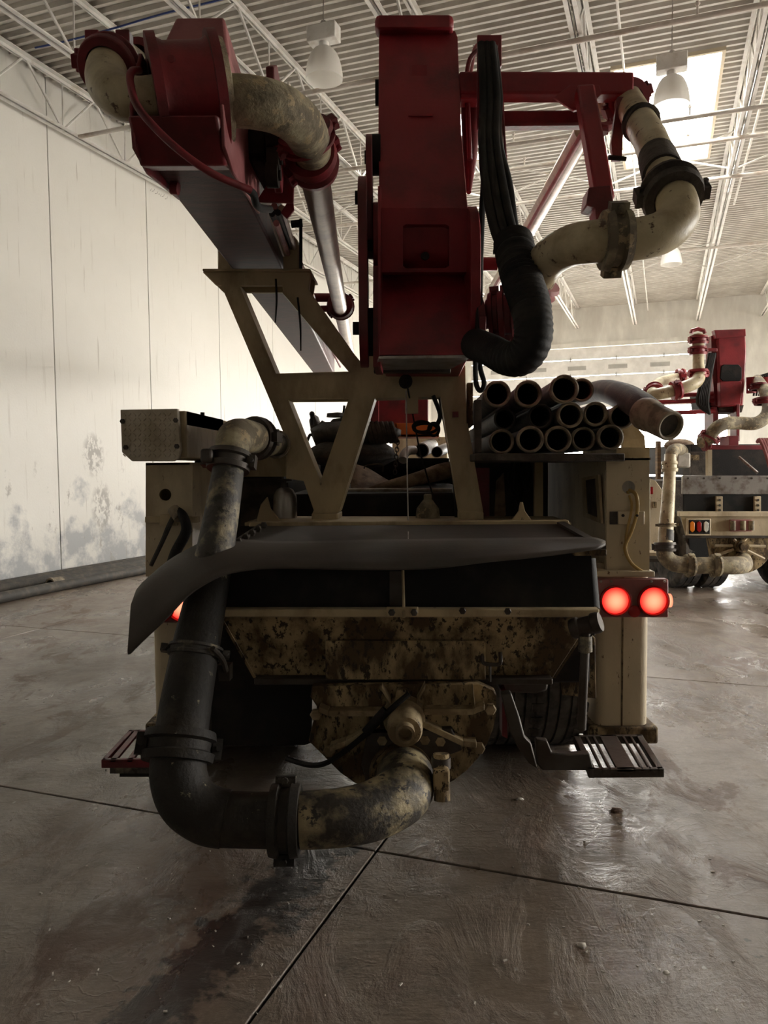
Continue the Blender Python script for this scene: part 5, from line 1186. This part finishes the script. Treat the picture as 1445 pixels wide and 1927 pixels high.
MB().lathe(K(1322, 830, .42), (-1, -.6, 0), [(0, .05), (.01, .05), (.01, 0)], 16).build('pipe_end', 'white_lens', t2)
for i in range(5): MB().sweep(smooth([(K(1418 + i * 5, 745, 1.0), .012), (K(1424 + i * 5, 712 - i * 2, 1.0), .012), (K(1440 + i * 4, 708, 1.0), .012), (K(1450, 730, 1.0), .012)], 5), 6).build('hydraulic_hose', 'rubber', t2)
for x, y in ((1413, 722), (1440, 722)): MB().cyl(K(x, y - 12, 1.0), K(x, y + 18, 1.0), .06, seg=12).build('hose_fitting', 'red_paint', t2)

# drum standing in the daylight by the raised door
t = thing('water_barrel', 'teal barrel standing in the bright doorway between the two trucks', 'barrel', P(1231, 895, 22) * 1.0)
c = P(1231, 877, 23.5); c.z = 0
MB().lathe(c, (0, 0, 1), [(0, 0), (0, .3), (.3, .31), (.32, .33), (.34, .31), (.62, .31), (.64, .33), (.66, .31), (.95, .3), (.95, 0)], 22).build('barrel_body', 'green_plastic', t)
WO[t.name] = c; t.location = c
for ch_ in t.children: ch_.location = WO[ch_.name] - c
# small droppings on the floor
def onfloor(px, py):
    lo, hi = 1.0, 40.0
    for _ in range(50):
        mid = (lo + hi) / 2
        if P(px, py, mid).z > 0: lo = mid
        else: hi = mid
    q = P(px, py, lo); q.z = 0; return q
def clod(px, py, s, lab, mt, nm, cat, seed):
    c = onfloor(px, py); r_ = random.Random(seed); m = MB(); n = 9; vs = []
    for z, k in ((0, 1), (.35, .85), (.6, .45)):
        for i in range(n): th = 2 * pi * i / n; q = s * k * r_.uniform(.65, 1.2); vs.append(c + V((cos(th) * q, sin(th) * q * .8, z * s * .6)))
    fs = [(j * n + i, j * n + (i + 1) % n, (j + 1) * n + (i + 1) % n, (j + 1) * n + i) for j in range(2) for i in range(n)] + [tuple(2 * n + i for i in range(n))]
    o = m.add(vs, fs).build(nm, mt, None, loc=c); tag(o, lab, cat)
clod(1160, 1526, .035, 'brown dried mud clod on the floor below the grate step', 'mud', 'mud_clod', 'clod', 1)
clod(978, 1504, .018, 'small grey chip on the floor in the truck\'s shadow', 'pale_chip', 'concrete_chip', 'chip', 2)
clod(1094, 1780, .02, 'flaky concrete chip on the floor in front, among brown smears', 'pale_chip', 'concrete_chip', 'chip', 3)
clod(1253, 1830, .013, 'pale chip on the glossy worn floor lane in front', 'pale_chip', 'concrete_chip', 'chip', 4)
m = MB()
for k in range(120):
    px, py = rng.uniform(40, 1400), rng.uniform(1420, 1915)
    if 280 < px < 860 and py < 1600: continue
    c = onfloor(px, py); s_ = rng.uniform(.002, .005); a_ = rng.uniform(0, pi); ux = V((cos(a_), sin(a_), 0))
    m.box(c + V((0, 0, s_ * .4)), s_ * rng.uniform(1.2, 3.5), s_, s_ * .8, (ux, V((-ux.y, ux.x, 0)), V((0, 0, 1))))
o = m.build('gravel', 'pale_chip'); o['kind'] = 'stuff'; tag(o, 'scattered pale grit on the concrete floor', 'grit')
